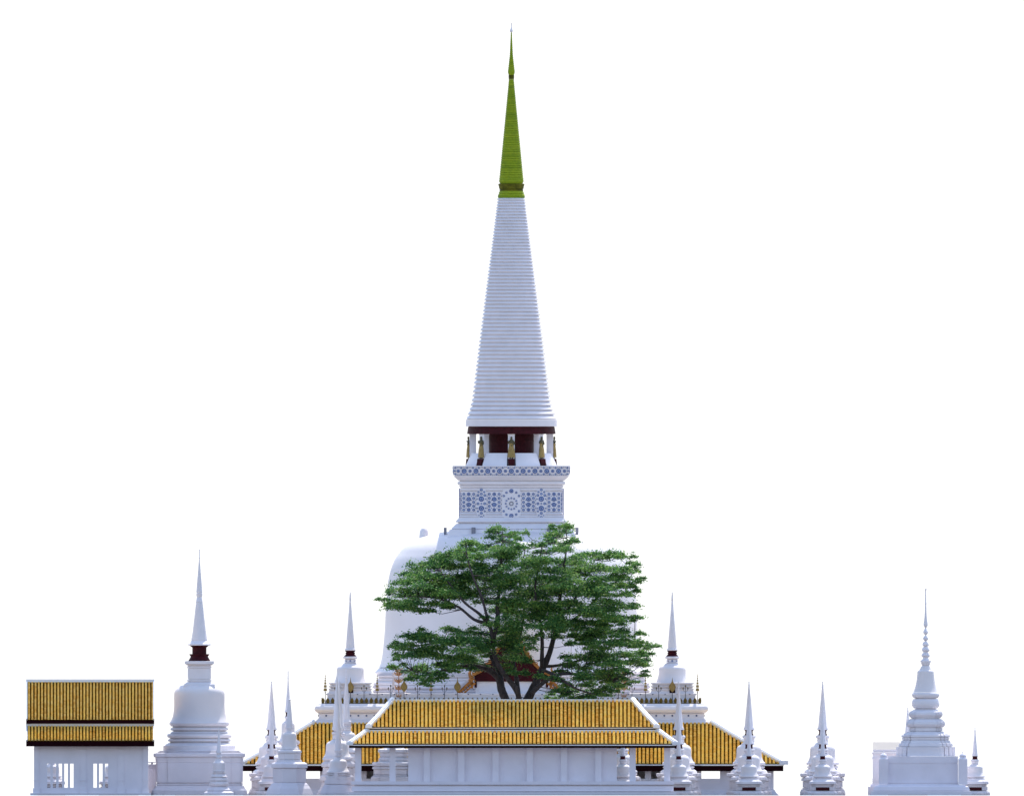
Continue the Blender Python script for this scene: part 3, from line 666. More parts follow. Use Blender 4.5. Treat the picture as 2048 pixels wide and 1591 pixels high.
parts(th, cx, cy, [
    ('spire', 'white', C32, [(1361, .8), (1363, 1.8), (1366, 1.6), (1369, 2.6), (1371, 2.0), (1449, 8.8), (1453, 10.4), (1457, 10.4)], 40),
    ('neck_block', 'white', C32, [(1457, 8), (1464, 8), (1466, 12), (1470, 12), (1472, 9.6), (1478, 10), (1482, 13)], 25),
    ('bell', 'bell', C64, dense([(1480, 10), (1481, 13), (1485, 17), (1492, 18.6), (1503, 19), (1508, 21), (1511, 24)], 3), 60),
    ('base', 'white', RED, [(1511, 24), (1514, 28), (1520, 26), (1526, 33), (1532, 33), (1536, 29), (1560, 30), (1575, 36), (1589.5, 38)], 0)])
cx, cy = X(692.8), -24.4
th = thing('octagon_spire_stupa', cx, cy, 0, 'tall stupa whose stout spire rises beside the left hip of the front hall roof', 'stupa')
parts(th, cx, cy, [
    ('spire', 'white', OCT, [(1339, 1.2), (1341, 2.0), (1343, 1.2), (1350, 2), (1352, 1.5), (1354.4, 2.6), (1356, 2.2), (1436, 7.6), (1440, 8.6), (1441.5, 10.2), (1446, 10.2), (1447, 8.4)], 0),
    ('neck_block', 'white', C32, [(1447, 8), (1449, 10), (1451, 8.6), (1453, 10.6), (1455, 9), (1460, 9.4), (1464, 12), (1466, 14)], 25),
    ('bell', 'bell', C64, dense([(1464, 10), (1465, 15), (1469, 18), (1476, 19), (1488, 19.4), (1495, 21.4), (1499, 25)], 3), 60),
    ('base', 'white', RED, [(1499, 26), (1503, 28), (1506, 25), (1512, 29), (1520, 29), (1524, 26), (1545, 27), (1560, 32), (1589.5, 36)], 0)])
# broad stepped stupa glimpsed between the left columns
cx, cy = X(788), -30.5
th = thing('stepped_stupa', cx, cy, 0, 'broad stepped stupa glimpsed between the left columns of the front hall', 'stupa')
parts(th, cx, cy, [
    ('spire', 'white', C32, [(1418, .8), (1425, 1.2), (1470, 6), (1474, 8), (1478, 8)], 40),
    ('bell', 'bell', C64, dense([(1478, 6), (1480, 12), (1484, 18), (1492, 20), (1500, 22), (1503, 25)], 3), 60),
    ('upper_steps', 'white', RED, [(1496, 28), (1498, 32), (1503, 32), (1505, 29), (1513, 28), (1517, 31), (1521, 31), (1523, 34)], 0),
    ('base', 'white', RED, [(1523, 42), (1525, 44), (1530, 44), (1532, 41.5), (1534, 43.5), (1536.5, 43.5), (1537.2, 41), (1548, 41), (1549, 42), (1551, 42), (1553, 46), (1562, 47), (1589.5, 49)], 0)])

# ------------------------------------------------------------------ walled shrine, right
cx, cy = X(1851.3), -31.8
th = thing('walled_shrine_stupa', cx, cy, 0, 'white stupa with beaded spire on stepped tiers inside a walled base, far right', 'stupa')
parts(th, cx, cy, [
    ('beaded_spire', 'white', C32, dense([(1177, 1.9), (1178.5, 1.8), (1180.5, 1.1), (1192, 1.2), (1205, 1.3)], 2) + [(1205.6, 1.9), (1206.6, 1.9), (1207, 1.3)] + dense([(1225, 1.8), (1236, 2.6), (1246, 3.9), (1250, 4.0), (1253, 2.4), (1254.5, 1.5)], 3)
        + dense([(1256, 1.5), (1259, 3), (1263, 4.8), (1266, 4), (1269, 1.6), (1270.4, 1.4), (1272, 3.4), (1276, 5.4), (1279, 4), (1281, 2), (1282.4, 2.2), (1284, 5), (1288.6, 6.5), (1291, 5), (1292.6, 3.2), (1294, 5.6), (1299, 7.9), (1302, 6), (1303.2, 4.8), (1305, 4.8), (1306, 6.6), (1310, 8.6), (1312.6, 6.8), (1314, 5.4)], 3)
        + [(1316.6, 5.6), (1319, 8), (1320.4, 10.4), (1322, 10.6), (1324, 9.6), (1329, 8), (1330.4, 6.4)], 50),
    ('bell', 'bell', C64, [(1330.4, 6.8), (1332, 8.4), (1333.4, 9.8), (1335, 10), (1337.8, 12.2), (1338.6, 12.4), (1339.4, 13.4)] + dense([(1340, 14.6), (1341.6, 16.2), (1346, 16.6), (1356, 17.6), (1366, 19.2), (1374, 21.2), (1380, 23.4), (1383.6, 25.2)], 2), 40),
    ('moulding', 'white', C64, dense([(1384, 25), (1386, 27), (1390, 27.3), (1393.6, 25.2), (1395.4, 23.2)], 2) + [(1396.6, 23)] + dense([(1397, 24), (1400, 26.4), (1406, 27.6), (1411, 26.8), (1415, 23.8)], 3) + [(1416.4, 22.6), (1418, 23.4), (1420.8, 28)], 40),
    ('tiers', 'white', RED, [(1420.8, 28.6), (1421.6, 30.4), (1424, 33), (1428, 34.2), (1431, 33), (1433.5, 30.8), (1434, 29.6), (1436.6, 30), (1438, 33.2), (1439.6, 35), (1443, 38.2), (1447.4, 39.4), (1451, 37.6), (1453.4, 34.6), (1454.6, 33.6), (1461.6, 33.6), (1462.6, 37), (1464, 39), (1465.6, 42.4),
                             (1468.6, 46.6), (1469.2, 48.4), (1473, 48.4), (1474, 47.6), (1479.2, 47), (1479.8, 48), (1484, 50), (1485, 50), (1485.6, 53), (1489, 54), (1492.6, 54.6), (1492.9, 59), (1511, 59.4)], 0)])
mb = MB(); yw = cy - 70 / S
mb.pbox(1776, 1916, 1511.3, 1525, yw, cy + 70 / S); mb.pbox(1777, 1915, 1525, 1526, yw + .05, cy + 69 / S); mb.pbox(1776, 1916, 1526, 1563, yw, cy + 70 / S)
mb.pbox(1775, 1917, 1563, 1564.6, yw - .06, cy + 2.56); mb.pbox(1776, 1916, 1564.6, 1566, yw, cy + 2.5); mb.pbox(1774, 1918, 1566, 1568.6, yw - .1, cy + 2.6)
mb.build('enclosure_wall', M['cool'], th, smooth=0)
mb = MB(); mb.loft([(1568.6, 85), (1571, 92), (1572.5, 94.5), (1579, 97), (1579.4, 96), (1580.4, 96), (1580.8, 101), (1589.5, 102)], SQ, X(1843), cy); mb.build('plinth', M['cool'], th, smooth=0)
for px in (1767, 1925.7):
    mb = MB(); mb.loft([(1511.6, 5.4), (1514, 6.4), (1516, 8), (1517, 9), (1568, 9.2)], SQ, X(px), yw - .15)
    mb.loft([(1501.4, .4), (1502.6, 1), (1504, .6), (1505, 2), (1507, 5), (1509, 6.4), (1510, 7), (1511.4, 7), (1513, 5), (1514, 5)], C32, X(px), yw - .15)
    mb.build('corner_post', M['cool'], th, smooth=40)
th = thing('small_shrine_hall', X(1770), -24.5, 0, 'small cream-roofed white hall behind the left side of the walled shrine', 'hall')
mb = MB(); y0, y1 = -26.5, -22.5
mb.add([(X(1745.6), y0, Z(1498)), (X(1800), y0, Z(1498)), (X(1800), y1, Z(1498)), (X(1745.6), y1, Z(1498)), (X(1745.6), y0 + 1.6, Z(1483)), (X(1800), y0 + 1.6, Z(1483)), (X(1800), y1 - 1.6, Z(1483)), (X(1745.6), y1 - 1.6, Z(1483))],
       [(0, 1, 5, 4), (1, 2, 6, 5), (2, 3, 7, 6), (3, 0, 4, 7), (4, 5, 6, 7), (0, 3, 2, 1)])
mb.build('roof', M['cream'], th, smooth=0)
mb = MB(); mb.pbox(1746, 1800, 1498, 1502, y0 - .02, y1); mb.pbox(1747, 1800, 1502, 1503, y0 + .03, y1); mb.pbox(1743.6, 1800, 1503.4, 1506, y0 - .1, y1); mb.pbox(1745, 1800, 1506, 1507.5, y0 - .04, y1)
mb.pbox(1745.4, 1757, 1507.5, 1568, y0 - .02, y0 + .5); mb.pbox(1746.4, 1800, 1507.5, 1589.5, y0 + .03, y1); mb.pbox(1743.4, 1758, 1513.5, 1516.5, y0 - .08, y0 + .5)
for a in (1557, 1561, 1565): mb.pbox(1744, 1758, a, a + 1.6, y0 - .07, y0 + .5)
mb.build('wall', M['white'], th, smooth=0)
mb = MB(); mb.pbox(1741, 1800, 1567, 1572, y0 - .2, y1); mb.pbox(1736, 1800, 1572, 1589.4, y0 - .5, y1); mb.build('plinth', M['cool'], th, smooth=0)

# ------------------------------------------------------------------ gallery (cloister) round the terrace
GX = X(1025.3)
ga = thing('gallery', GX, 0, 0, 'low square gallery with a wide amber tiled hip roof around the terrace', 'gallery')
E0, T0 = 540 / S, 397.6 / S
zE, zT = Z(1527.5), Z(1445.5)
pf = lambda t: ((E0 - T0) * t, zE + (zT - zE) * (t * .92 + .08 * t * t))
mb = MB()
sides = [((GX, -E0, 0), (1, 0, 0), (0, 1, 0)), ((GX + E0, 0, 0), (0, 1, 0), (-1, 0, 0)), ((GX, E0, 0), (-1, 0, 0), (0, -1, 0)), ((GX - E0, 0, 0), (0, -1, 0), (1, 0, 0))]
for b0, al, iw in sides:
    tiled(mb, b0, al, iw, pf, lambda t: -(E0 - (E0 - T0) * t), lambda t: E0 - (E0 - T0) * t, 7.9 / S, 3.4 / S)
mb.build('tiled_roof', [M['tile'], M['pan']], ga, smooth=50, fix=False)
for sx in (-1, 1):
    for sy in (-1, 1):
        mb = MB()
        pts = []
        for i in range(9):
            d, z = pf(i / 8); pts.append((GX + sx * (E0 - d), sy * (E0 - d), z))
        for p, q in zip(pts, pts[1:]):
            mb.bar((p[0], p[1], p[2] + .1), (q[0], q[1], q[2] + .1), .34, .2); mb.bar((p[0], p[1], p[2] + .22), (q[0], q[1], q[2] + .22), .16, .1)
        p = pts[0]; mb.box(p[0] - .22, p[0] + .3 * sx + .1, p[1] - .25, p[1] + .25, p[2] - .02, p[2] + .26)
        mb.build('hip_coping', M['coping'], ga, smooth=0)
mb = MB()
for k in range(4):
    pass
mb.loft([(1444.5, 398), (1445, 399.5), (1448, 399.5), (1448.3, 390)], SQ, GX, 0); mb.build('ridge_coping', M['coping'], ga, smooth=0)
mb = MB()
def fas(q): q.box(GX - E0 - .02, GX + E0 - .06, -E0 - .05, -E0 + .1, Z(1541), Z(1530)); 
mb.rot4(fas, GX, 0); mb.build('fascia', M['fascia'], ga, smooth=0)
mb = MB()
def fas2(q): q.box(GX - E0 - .04, GX + E0 - .08, -E0 - .09, -E0 + .08, Z(1529.8), Z(1527.6))
mb.rot4(fas2, GX, 0); mb.build('gutter', M['coping'], ga, smooth=0)
WX = 522 / S
mb = MB()
for sy in (-1, 1):
    y0, y1 = sorted((sy * WX, sy * (WX - .5)))
    mb.pbox(1440, 1547, 1541, 1589.5, y0, y1); mb.pbox(503.5, 612, 1541, 1589.5, y0, y1)
    mb.box(X(612), X(1440), y0, y1, 0, Z(1563)); mb.box(X(612) , X(1440), y0 - .05, y1 + .05, Z(1562.9), Z(1556))
for sx in (-1, 1):
    x0, x1 = sorted((GX + sx * WX, GX + sx * (WX - .5))); mb.box(x0 + .003, x1 - .003, -WX + .5, WX - .5, 0, Z(1541))
mb.build('wall', M['cool'], ga, smooth=0)
for i, px in enumerate((646, 727, 808, 889, 970, 1051, 1132, 1213, 1296, 1396)):
    MB().pbox(px - 6, px + 6, 1541, 1556, -WX + .02, -WX + .4).build('post', M['cool'], ga, smooth=0)
mb = MB(); mb.loft([(1578, 523.5), (1584, 527), (1589.5, 533)], SQ, GX, 0)
mb.build('plinth', M['cool'], ga, smooth=0)

# ------------------------------------------------------------------ gabled porch on the terrace
PX = 1022.7; yP = -12.6
po = thing('gabled_porch', X(PX), yP + 1.5, Z(1406), 'porch with maroon pediment and orange gilded gable before the great stupa', 'porch')
mb = MB(); mb.pbox(PX - 72, PX + 70, 1362, 1406.3, yP, yP + 4); mb.build('wall', M['white'], po, smooth=0)
mb = MB(); ap = [(0, 1250), (12, 1275), (27, 1300), (40, 1322), (60, 1342), (74, 1350), (74, 1362)]
mb.slab([(X(PX + a), Z(b)) for a, b in ap] + [(X(PX - a), Z(b)) for a, b in reversed(ap[1:])], yP - .1, yP + .4)
mb.pbox(PX - 74, PX - 69, 1362, 1374, yP - .08, yP + .2); mb.pbox(PX + 69, PX + 74, 1362, 1374, yP - .08, yP + .2)
mb.build('pediment', M['maroon'], po, smooth=0)
mb = MB()
for s_ in (-1, 1):
    pp = [(0, 1248), (12, 1273), (27, 1298), (40, 1320), (60, 1340), (78, 1349)]
    for (a, b), (c, d) in zip(pp, pp[1:]):
        mb.bar((X(PX + s_ * a), yP - .2, Z(b)), (X(PX + s_ * c), yP - .2, Z(d)), .22, .22)
        for f in (.15, .5, .85):
            fx, fy = a + (c - a) * f, b + (d - b) * f
            mb.tube([(X(PX + s_ * fx), yP - .2, Z(fy)), (X(PX + s_ * (fx + 2)), yP - .2, Z(fy - 4)), (X(PX + s_ * (fx + 1)), yP - .2, Z(fy - 7))], [.07, .05, .01], 6)
    # curled end finial
    e = PX + s_ * 79
    mb.tube([(X(e), yP - .2, Z(1349)), (X(e + s_ * 4), yP - .2, Z(1352)), (X(e + s_ * 5), yP - .2, Z(1346)), (X(e + s_ * 1), yP - .2, Z(1338)), (X(e + s_ * 3), yP - .2, Z(1330))], [.12, .14, .11, .08, .02], 8)
    mb.tube([(X(e), yP - .2, Z(1352)), (X(e + s_ * 3), yP - .2, Z(1360)), (X(e), yP - .2, Z(1366)), (X(e - s_ * 1), yP - .2, Z(1376))], [.14, .16, .12, .06], 8)
mb.loft([(1228, .4), (1234, 1.6), (1240, 3), (1244, 4.4), (1250, 3.6), (1253, 3)], circ(10), X(PX), yP - .2)
mb.build('bargeboard', M['orange'], po, smooth=40)
for s_ in (-1, 1):
    mb = MB(); a0, b0, a1, b1 = 76, 1356, 122, 1400
    mb.bar((X(PX + s_ * a0), yP - .3, Z(b0)), (X(PX + s_ * a1), yP - .3, Z(b1)), .2, .16)
    mb.bar((X(PX + s_ * (a0 - 4)), yP - .3, Z(b0 + 9)), (X(PX + s_ * (a1 - 8)), yP - .3, Z(b1 + 3)), .2, .12)
    for i in range(12):
        f = i / 11; fx, fy = a0 + (a1 - a0) * f, b0 + (b1 - b0) * f
        mb.bar((X(PX + s_ * fx), yP - .3, Z(fy)), (X(PX + s_ * (fx - 5)), yP - .3, Z(fy + 6)), .12, .07)
    mb.build('stair_balustrade', M['orange'], po, smooth=0)
mb = MB()
for s_ in (-1, 1):
    pts = [(76, 1366), (122, 1404), (138, 1404), (126, 1394), (80, 1350)]
    mb.slab([(X(PX + s_ * a), Z(b)) for a, b in pts], yP - .1, yP + .2)
mb.build('stair_wall', M['white'], po, smooth=0)
mb = MB()
for s_ in (-1, 1):
    pp = [(0, 1250), (12, 1275), (27, 1300), (40, 1322), (60, 1342), (78, 1351)]
    for (a, b), (c, d) in zip(pp, pp[1:]):
        mb.add([(X(PX + s_ * a), yP - .1, Z(b - 1)), (X(PX + s_ * c), yP - .1, Z(d - 1)), (X(PX + s_ * c), yP + 5, Z(d - 1)), (X(PX + s_ * a), yP + 5, Z(b - 1)),
                (X(PX + s_ * a), yP - .1, Z(b + 2)), (X(PX + s_ * c), yP - .1, Z(d + 2)), (X(PX + s_ * c), yP + 5, Z(d + 2)), (X(PX + s_ * a), yP + 5, Z(b + 2))],
               [(0, 1, 2, 3), (7, 6, 5, 4), (0, 4, 5, 1), (1, 5, 6, 2), (2, 6, 7, 3), (3, 7, 4, 0)], 0, .5)
mb.build('roof', M['tile'], po, smooth=0)

# ------------------------------------------------------------------ front hall
HX = 1025.2; yh = -50.4
fh = thing('front_hall', X(HX), yh + 6, 0, 'long low white hall with two-tier amber tiled roof in front', 'hall')
mb = MB()
# lower tier
def hip_tier(mb, xe, xt, ze, zt_, y_e, run, half, pitch, ridge=False, sag=.1):
    pfx = lambda t: (run * t, ze + (zt_ - ze) * ((1 - sag) * t + sag * t * t))
    Lx = lambda t: X(HX) - X(HX) - (xe + (xt - xe) * t) / S
    tiled(mb, (X(HX), y_e, 0), (1, 0, 0), (0, 1, 0), pfx, lambda t: -(xe + (xt - xe) * t) / S, lambda t: (xe + (xt - xe) * t) / S, pitch, 3.7 / S)
    yc = y_e + half
    tiled(mb, (X(HX), y_e + 2 * half, 0), (-1, 0, 0), (0, -1, 0), pfx, lambda t: -(xe + (xt - xe) * t) / S, lambda t: (xe + (xt - xe) * t) / S, pitch, 3.7 / S)
    rx = (xe - xt) / S
    pfs = lambda t: (rx * t, ze + (zt_ - ze) * ((1 - sag) * t + sag * t * t))
    for s_ in (-1, 1):
        tiled(mb, (X(HX) + s_ * xe / S, yc, 0), (0, s_, 0), (-s_, 0, 0), pfs, lambda t: -(half - run * t), lambda t: half - run * t, pitch, 3.7 / S)
    return pfx
p7 = 7.95 / S
HALF = 6.0
pl_ = hip_tier(mb, 326, 287, Z(1488.5), Z(1460), yh, 2.7, HALF, p7)
pu_ = hip_tier(mb, 288, 240, Z(1454.5), Z(1401), yh + 2.4, 3.5, HALF - 2.4, p7)
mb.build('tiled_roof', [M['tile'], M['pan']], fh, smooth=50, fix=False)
mb = MB()
def coping_hips(mb, xe, xt, y_e, run, half, pfx):
    for sx in (-1, 1):
        for sy in (-1, 1):
            pts = []
            for i in range(9):
                t = i / 8; d, z = pfx(t); y = y_e + d if sy < 0 else y_e + 2 * half - d
                pts.append((X(HX) + sx * (xe + (xt - xe) * t) / S, y, z))
            for p, q in zip(pts, pts[1:]):
                mb.bar((p[0], p[1], p[2] + .12), (q[0], q[1], q[2] + .12), .36, .22); mb.bar((p[0], p[1], p[2] + .25), (q[0], q[1], q[2] + .25), .2, .1)
            p = pts[0]; mb.box(p[0] - .24, p[0] + .24, p[1] - .2, p[1] + .2, p[2] - .01, p[2] + .2)
coping_hips(mb, 326, 287, yh, 2.7, HALF, pl_); coping_hips(mb, 288, 240, yh + 2.4, 3.5, HALF - 2.4, pu_)
yc = yh + HALF
mb.box(X(HX - 242), X(HX + 242), yc - .22, yc + .22, Z(1404.6), Z(1397.4)); mb.box(X(HX - 242), X(HX + 242), yc - .28, yc + .28, Z(1405.4), Z(1404.6))
for yy in (yh + 2.5, yh + 2 * HALF - 2.5):
    mb.box(X(HX - 290), X(HX + 290), yy - .18, yy + .18, Z(1465), Z(1458.4))
for s_ in (-1, 1): mb.box(X(HX + s_ * 289) - .1, X(HX + s_ * 289) + .1, yh + 2.6, yh + 2 * HALF - 2.6, Z(1464.8), Z(1458.6))
mb.build('coping', M['coping'], fh, smooth=0)
mb = MB()
def ringbox(mb, hx, y0, y1, th_, z0, z1, mi=0):
    mb.box(X(HX - hx), X(HX + hx), y0, y0 + th_, z0, z1, mi); mb.box(X(HX - hx), X(HX + hx), y1 - th_, y1, z0, z1, mi)
    for s_ in (-1, 1):
        a, b = sorted((X(HX + s_ * hx), X(HX + s_ * hx) - s_ * th_)); mb.box(a, b, y0 + th_, y1 - th_, z0, z1, mi)
for a_ in ((327, yh - .03, yh + 2 * HALF + .03, .14, Z(1494.6), Z(1490.2)), (289.5, yh + 2.35, yh + 2 * HALF - 2.35, .12, Z(1458.4), Z(1455.8))):
    mb = MB(); ringbox(mb, *a_); mb.build('fascia', M['fascia'], fh, smooth=0)
mb = MB(); ringbox(mb, 327.4, yh - .06, yh + 2 * HALF + .06, .14, Z(1490.1), Z(1488.3)); ringbox(mb, 290, yh + 2.3, yh + 2 * HALF - 2.3, .12, Z(1455.7), Z(1454.3))
mb.build('gutter', M['coping'], fh, smooth=0)
mb = MB(); mb.box(X(HX - 320), X(HX + 320), yh + .3, yh + 2 * HALF - .3, Z(1493), Z(1490.5)); mb.box(X(HX - 280), X(HX + 280), yh + 2.8, yh + 2 * HALF - 2.8, Z(1490.4), Z(1459)); mb.build('ceiling', M['cool'], fh, smooth=0)
mb = MB(); w0 = yh + 1.0
mb.box(X(816.4), X(1233.7), w0 + .3, yh + 2 * HALF - 1.0, Z(1561), Z(1493.1)); mb.build('wall', M['cool'], fh, smooth=0)
for i, px in enumerate((853.6, 922.6, 991.2, 1059.8, 1128.2, 1196.6)):
    MB().box(X(px - 6.2), X(px + 6.2), w0 - .08, w0 + .298, Z(1561), Z(1493.1)).build('pilaster', M['cool'], fh, smooth=0)
for px in (716.4, 785, 1265.2, 1334.3):
    for yy in (w0 - .08, yh + 2 * HALF - 1.4):
        MB().box(X(px - 6.2), X(px + 6.2), yy, yy + .44, Z(1561), Z(1493.1)).build('column', M['cool'], fh, smooth=0)
mb = MB(); yy = yh + .35; ye = yh + 2 * HALF - .35
for (a, b, g, hw) in ((1561, 1568, .0, 323), (1568, 1571.2, .30, 316), (1571.2, 1581.4, .03, 322), (1581.4, 1582.6, .25, 318), (1582.6, 1589.5, -.2, 327)):
    mb.box(X(HX - hw), X(HX + hw), yy + g, ye - g, Z(b), Z(a))
mb.build('podium', M['cool'], fh, smooth=0)

# ------------------------------------------------------------------ left hall
lh = thing('left_hall', X(181), -36.5, 0, 'white hall with steep two-tier amber roof and slit windows, far left', 'hall')
yl = -40.6; HL = 4.3
mb = MB()
def gtier(x0, x1, zl, zh, y_e, run, half):
    pfx = lambda t: (run * t, zl + (zh - zl) * t)
    c = X((x0 + x1) / 2); h = (x1 - x0) / 2 / S
    tiled(mb, (c, y_e, 0), (1, 0, 0), (0, 1, 0), pfx, lambda t: -h, lambda t: h, 6.5 / S, 3.3 / S)
    tiled(mb, (c, y_e + 2 * half, 0), (-1, 0, 0), (0, -1, 0), pfx, lambda t: -h, lambda t: h, 6.5 / S, 3.3 / S)
gtier(54.8, 306, Z(1481.5), Z(1450), yl, 1.8, HL); gtier(54.8, 306, Z(1439.5), Z(1361), yl + 1.5, HL - 1.5, HL - 1.5)
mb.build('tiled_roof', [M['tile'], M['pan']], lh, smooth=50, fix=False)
mb = MB(); yc = yl + HL
mb.box(X(52.3), X(308.6), yc - .2, yc + .2, Z(1363.4), Z(1357.6))
for px in (53.4, 307.5):
    for sy in (-1, 1):
        mb.bar((X(px), yc + sy * HL, Z(1480)), (X(px), yc + sy * (HL - 1.8), Z(1448.6)), .09, .16); mb.bar((X(px), yc + sy * (HL - 1.5), Z(1438)), (X(px), yc + sy * .1, Z(1360)), .09, .16)
for sy in (-1, 1): mb.box(X(52.3), X(308.6), yc + sy * (HL - 1.7) - .12, yc + sy * (HL - 1.7) + .12, Z(1451.6), Z(1446.8))
mb.build('coping', M['coping'], lh, smooth=0)
for sy in (-1, 1):
    for a, z0, z1 in ((yc + sy * (HL + .02), 1491.5, 1481.3), (yc + sy * (HL - 1.48), 1446.6, 1439.3)):
        MB().box(X(52.3), X(308.6), a - .08, a + .08, Z(z0), Z(z1)).build('fascia', M['fascia'], lh, smooth=0)
mb = MB()
for px in (58, 303):
    mb.add([(X(px) - .1, yc - HL + 1.6, Z(1446.7)), (X(px) - .1, yc + HL - 1.6, Z(1446.7)), (X(px) - .1, yc, Z(1366)), (X(px) + .1, yc - HL + 1.6, Z(1446.7)), (X(px) + .1, yc + HL - 1.6, Z(1446.7)), (X(px) + .1, yc, Z(1366))],
           [(0, 1, 2), (5, 4, 3), (0, 3, 4, 1), (1, 4, 5, 2), (2, 5, 3, 0)])
mb.build('gable', M['maroon'], lh, smooth=0)
mb = MB(); f0 = yl + .9; f1 = yl + 2 * HL - .9
slits = [(94.4, 100.8), (105.8, 112.2), (117.3, 124), (128.6, 135.7), (140.2, 147.2), (186.7, 193.8), (198.2, 205.2), (210, 216.2)]
for (ya, yb_) in ((f0, f0 + .35), (f1 - .35, f1)):
    mb.pbox(68.6, 296, 1491.5, 1526, ya, yb_); mb.pbox(68.6, 296, 1574, 1585, ya, yb_)
    xs = [68.6] + [v for s_ in slits for v in s_] + [296]
    for i in range(0, len(xs), 2): mb.pbox(xs[i], xs[i + 1], 1526, 1574, ya, yb_)
for a, b in ((68.6, 73), (291.6, 296)): mb.box(X(a), X(b), f0 + .35, f1 - .35, 0, Z(1491.6))
mb.build('wall', M['cool'], lh, smooth=0)
for (a, b) in ((68, 77.6), (160.8, 171.6), (235.8, 247.8), (286, 296.4)):
    mb = MB(); mb.pbox(a, b, 1491.6, 1585, f0 - .07, f0); mb.pbox(a - .8, b + .8, 1497.6, 1498.8, f0 - .12, f0 - .01); mb.pbox(a - .8, b + .8, 1558.6, 1560, f0 - .12, f0 - .01)
    mb.pbox(a - 2, b + 2, 1575, 1585, f0 - .16, f0 - .02); mb.build('pilaster', M['cool'], lh, smooth=0)
mb = MB(); mb.box(X(64.5), X(299), f0 - .25, f1 + .2, Z(1585.2), Z(1576)) if False else None
mb.pbox(60.5, 302, 1584.8, 1589.4, f0 - .5, f1 + .3); mb.build('plinth', M['cool'], lh, smooth=0)
wl = thing('courtyard_wall', X(303), -31, 0, 'short white wall with moulded coping joining the left hall and the large stupa', 'wall')
mb = MB(); mb.pbox(296.5, 312, 1530, 1589.5, -31.2, -30.8); mb.build('wall_body', M['cool'], wl, smooth=0)
mb = MB(); mb.pbox(296.5, 312, 1522.5, 1524, -31.3, -30.7); mb.pbox(296.5, 312, 1527.4, 1530, -31.3, -30.7); mb.pbox(296.5, 312, 1531.6, 1533, -31.28, -30.72); mb.pbox(296.5, 312, 1535.4, 1537, -31.26, -30.74)
mb.pbox(296.5, 312, 1568.6, 1570.4, -31.3, -30.7); mb.pbox(302, 306, 1523, 1531, -31.1, -30.9); mb.build('coping', M['cool'], wl, smooth=0)

# ------------------------------------------------------------------ the tree
TY = -36.0
tr = thing('tree', X(1030), TY, 0, 'spreading dark green tree with layered crown in front of the great stupa', 'tree')
SK = [
 [(1032, 1589, 0, 22), (1033, 1500, 0, 18), (1030, 1440, 0, 16), (1012, 1400, 0, 8.5), (1003, 1378, .1, 8), (996, 1355, .2, 6.5), (975, 1338, .2, 5), (945, 1331, .2, 4), (905, 1334, .1, 2.8), (865, 1345, 0, 1.6), (825, 1340, 0, .8)],
 [(1003, 1378, .1, 7), (1000, 1350, .4, 5.5), (985, 1318, .8, 4.5), (970, 1290, 1.1, 3.6), (925, 1282, 1.2, 2.4), (850, 1288, 1, 1.4), (800, 1300, 1, .8)],
 [(1030, 1440, 0, 11), (1038, 1400, -.3, 6.4), (1030, 1375, -.5, 5.6), (1012, 1352, -.6, 5), (992, 1320, -.8, 4.5), (985, 1280, -.9, 4.2), (978, 1250, -1, 4), (948, 1238, -1, 3.2), (915, 1212, -1, 2.4), (870, 1195, -.9, 1.6), (810, 1192, -.5, .9)],
 [(978, 1250, -1, 3.6), (960, 1228, -1.1, 3), (930, 1205, -1.2, 2.4), (905, 1175, -1.3, 1.8), (880, 1140, -1.4, 1)],
 [(978, 1250, -1, 3.6), (972, 1225, -1.3, 3), (962, 1190, -1.4, 2.4), (945, 1150, -1.5, 1.9), (934, 1110, -1.6, 1.1), (932, 1085, -1.6, .5)],
 [(985, 1280, -.9, 4.5), (995, 1240, -.6, 5), (995, 1205, -.4, 3.6), (1002, 1160, -.3, 2.8), (1003, 1110, -.3, 1.8), (1005, 1062, -.3, .6)],
 [(1038, 1400, -.3, 5.2), (1032, 1350, .3, 4.2), (1026, 1310, .8, 3.6), (1040, 1270, 1.2, 3), (1048, 1220, 1.2, 2.4), (1040, 1160, 1, 1.8), (1050, 1100, .8, .9)],
 [(1030, 1440, 0, 13), (1054, 1400, .2, 9), (1070, 1368, .3, 8), (1084, 1338, .4, 7.2), (1098, 1308, .5, 5.6), (1106, 1280, .6, 4.6), (1118, 1235, .7, 3.8), (1120, 1185, .7, 3), (1128, 1130, .6, 2), (1134, 1085, .5, 1.1), (1130, 1050, .5, .5)],
 [(1084, 1338, .4, 4.6), (1084, 1310, 0, 4), (1084, 1275, -.2, 3.4), (1078, 1230, -.4, 2.8), (1070, 1180, -.5, 2), (1078, 1130, -.6, 1.4), (1085, 1085, -.6, .6)],
 [(1064, 1385, -.2, 5), (1082, 1368, -.4, 4.4), (1104, 1352, -.6, 3.6), (1135, 1346, -.8, 2.8), (1175, 1352, -.9, 1.8), (1220, 1362, -.9, 1)],
 [(1088, 1331, .4, 3.8), (1105, 1331, .6, 3.2), (1130, 1327, .8, 2.8), (1165, 1318, 1, 2.4), (1205, 1300, 1.2, 2), (1245, 1282, 1.2, 1.4), (1290, 1290, 1, .7)],
 [(1106, 1280, .6, 3.6), (1130, 1250, 1, 3), (1165, 1225, 1.3, 2.6), (1200, 1190, 1.5, 2), (1235, 1160, 1.6, 1.4), (1265, 1130, 1.5, .6)],
 [(1118, 1235, .7, 3), (1145, 1205, .4, 2.4), (1165, 1165, .1, 1.8), (1190, 1120, 0, .9)],
 [(1084, 1338, .4, 3.4), (1110, 1350, -1.2, 3), (1150, 1375, -1.6, 2), (1190, 1388, -1.6, 1)],
]
mb = MB(); skpts = []
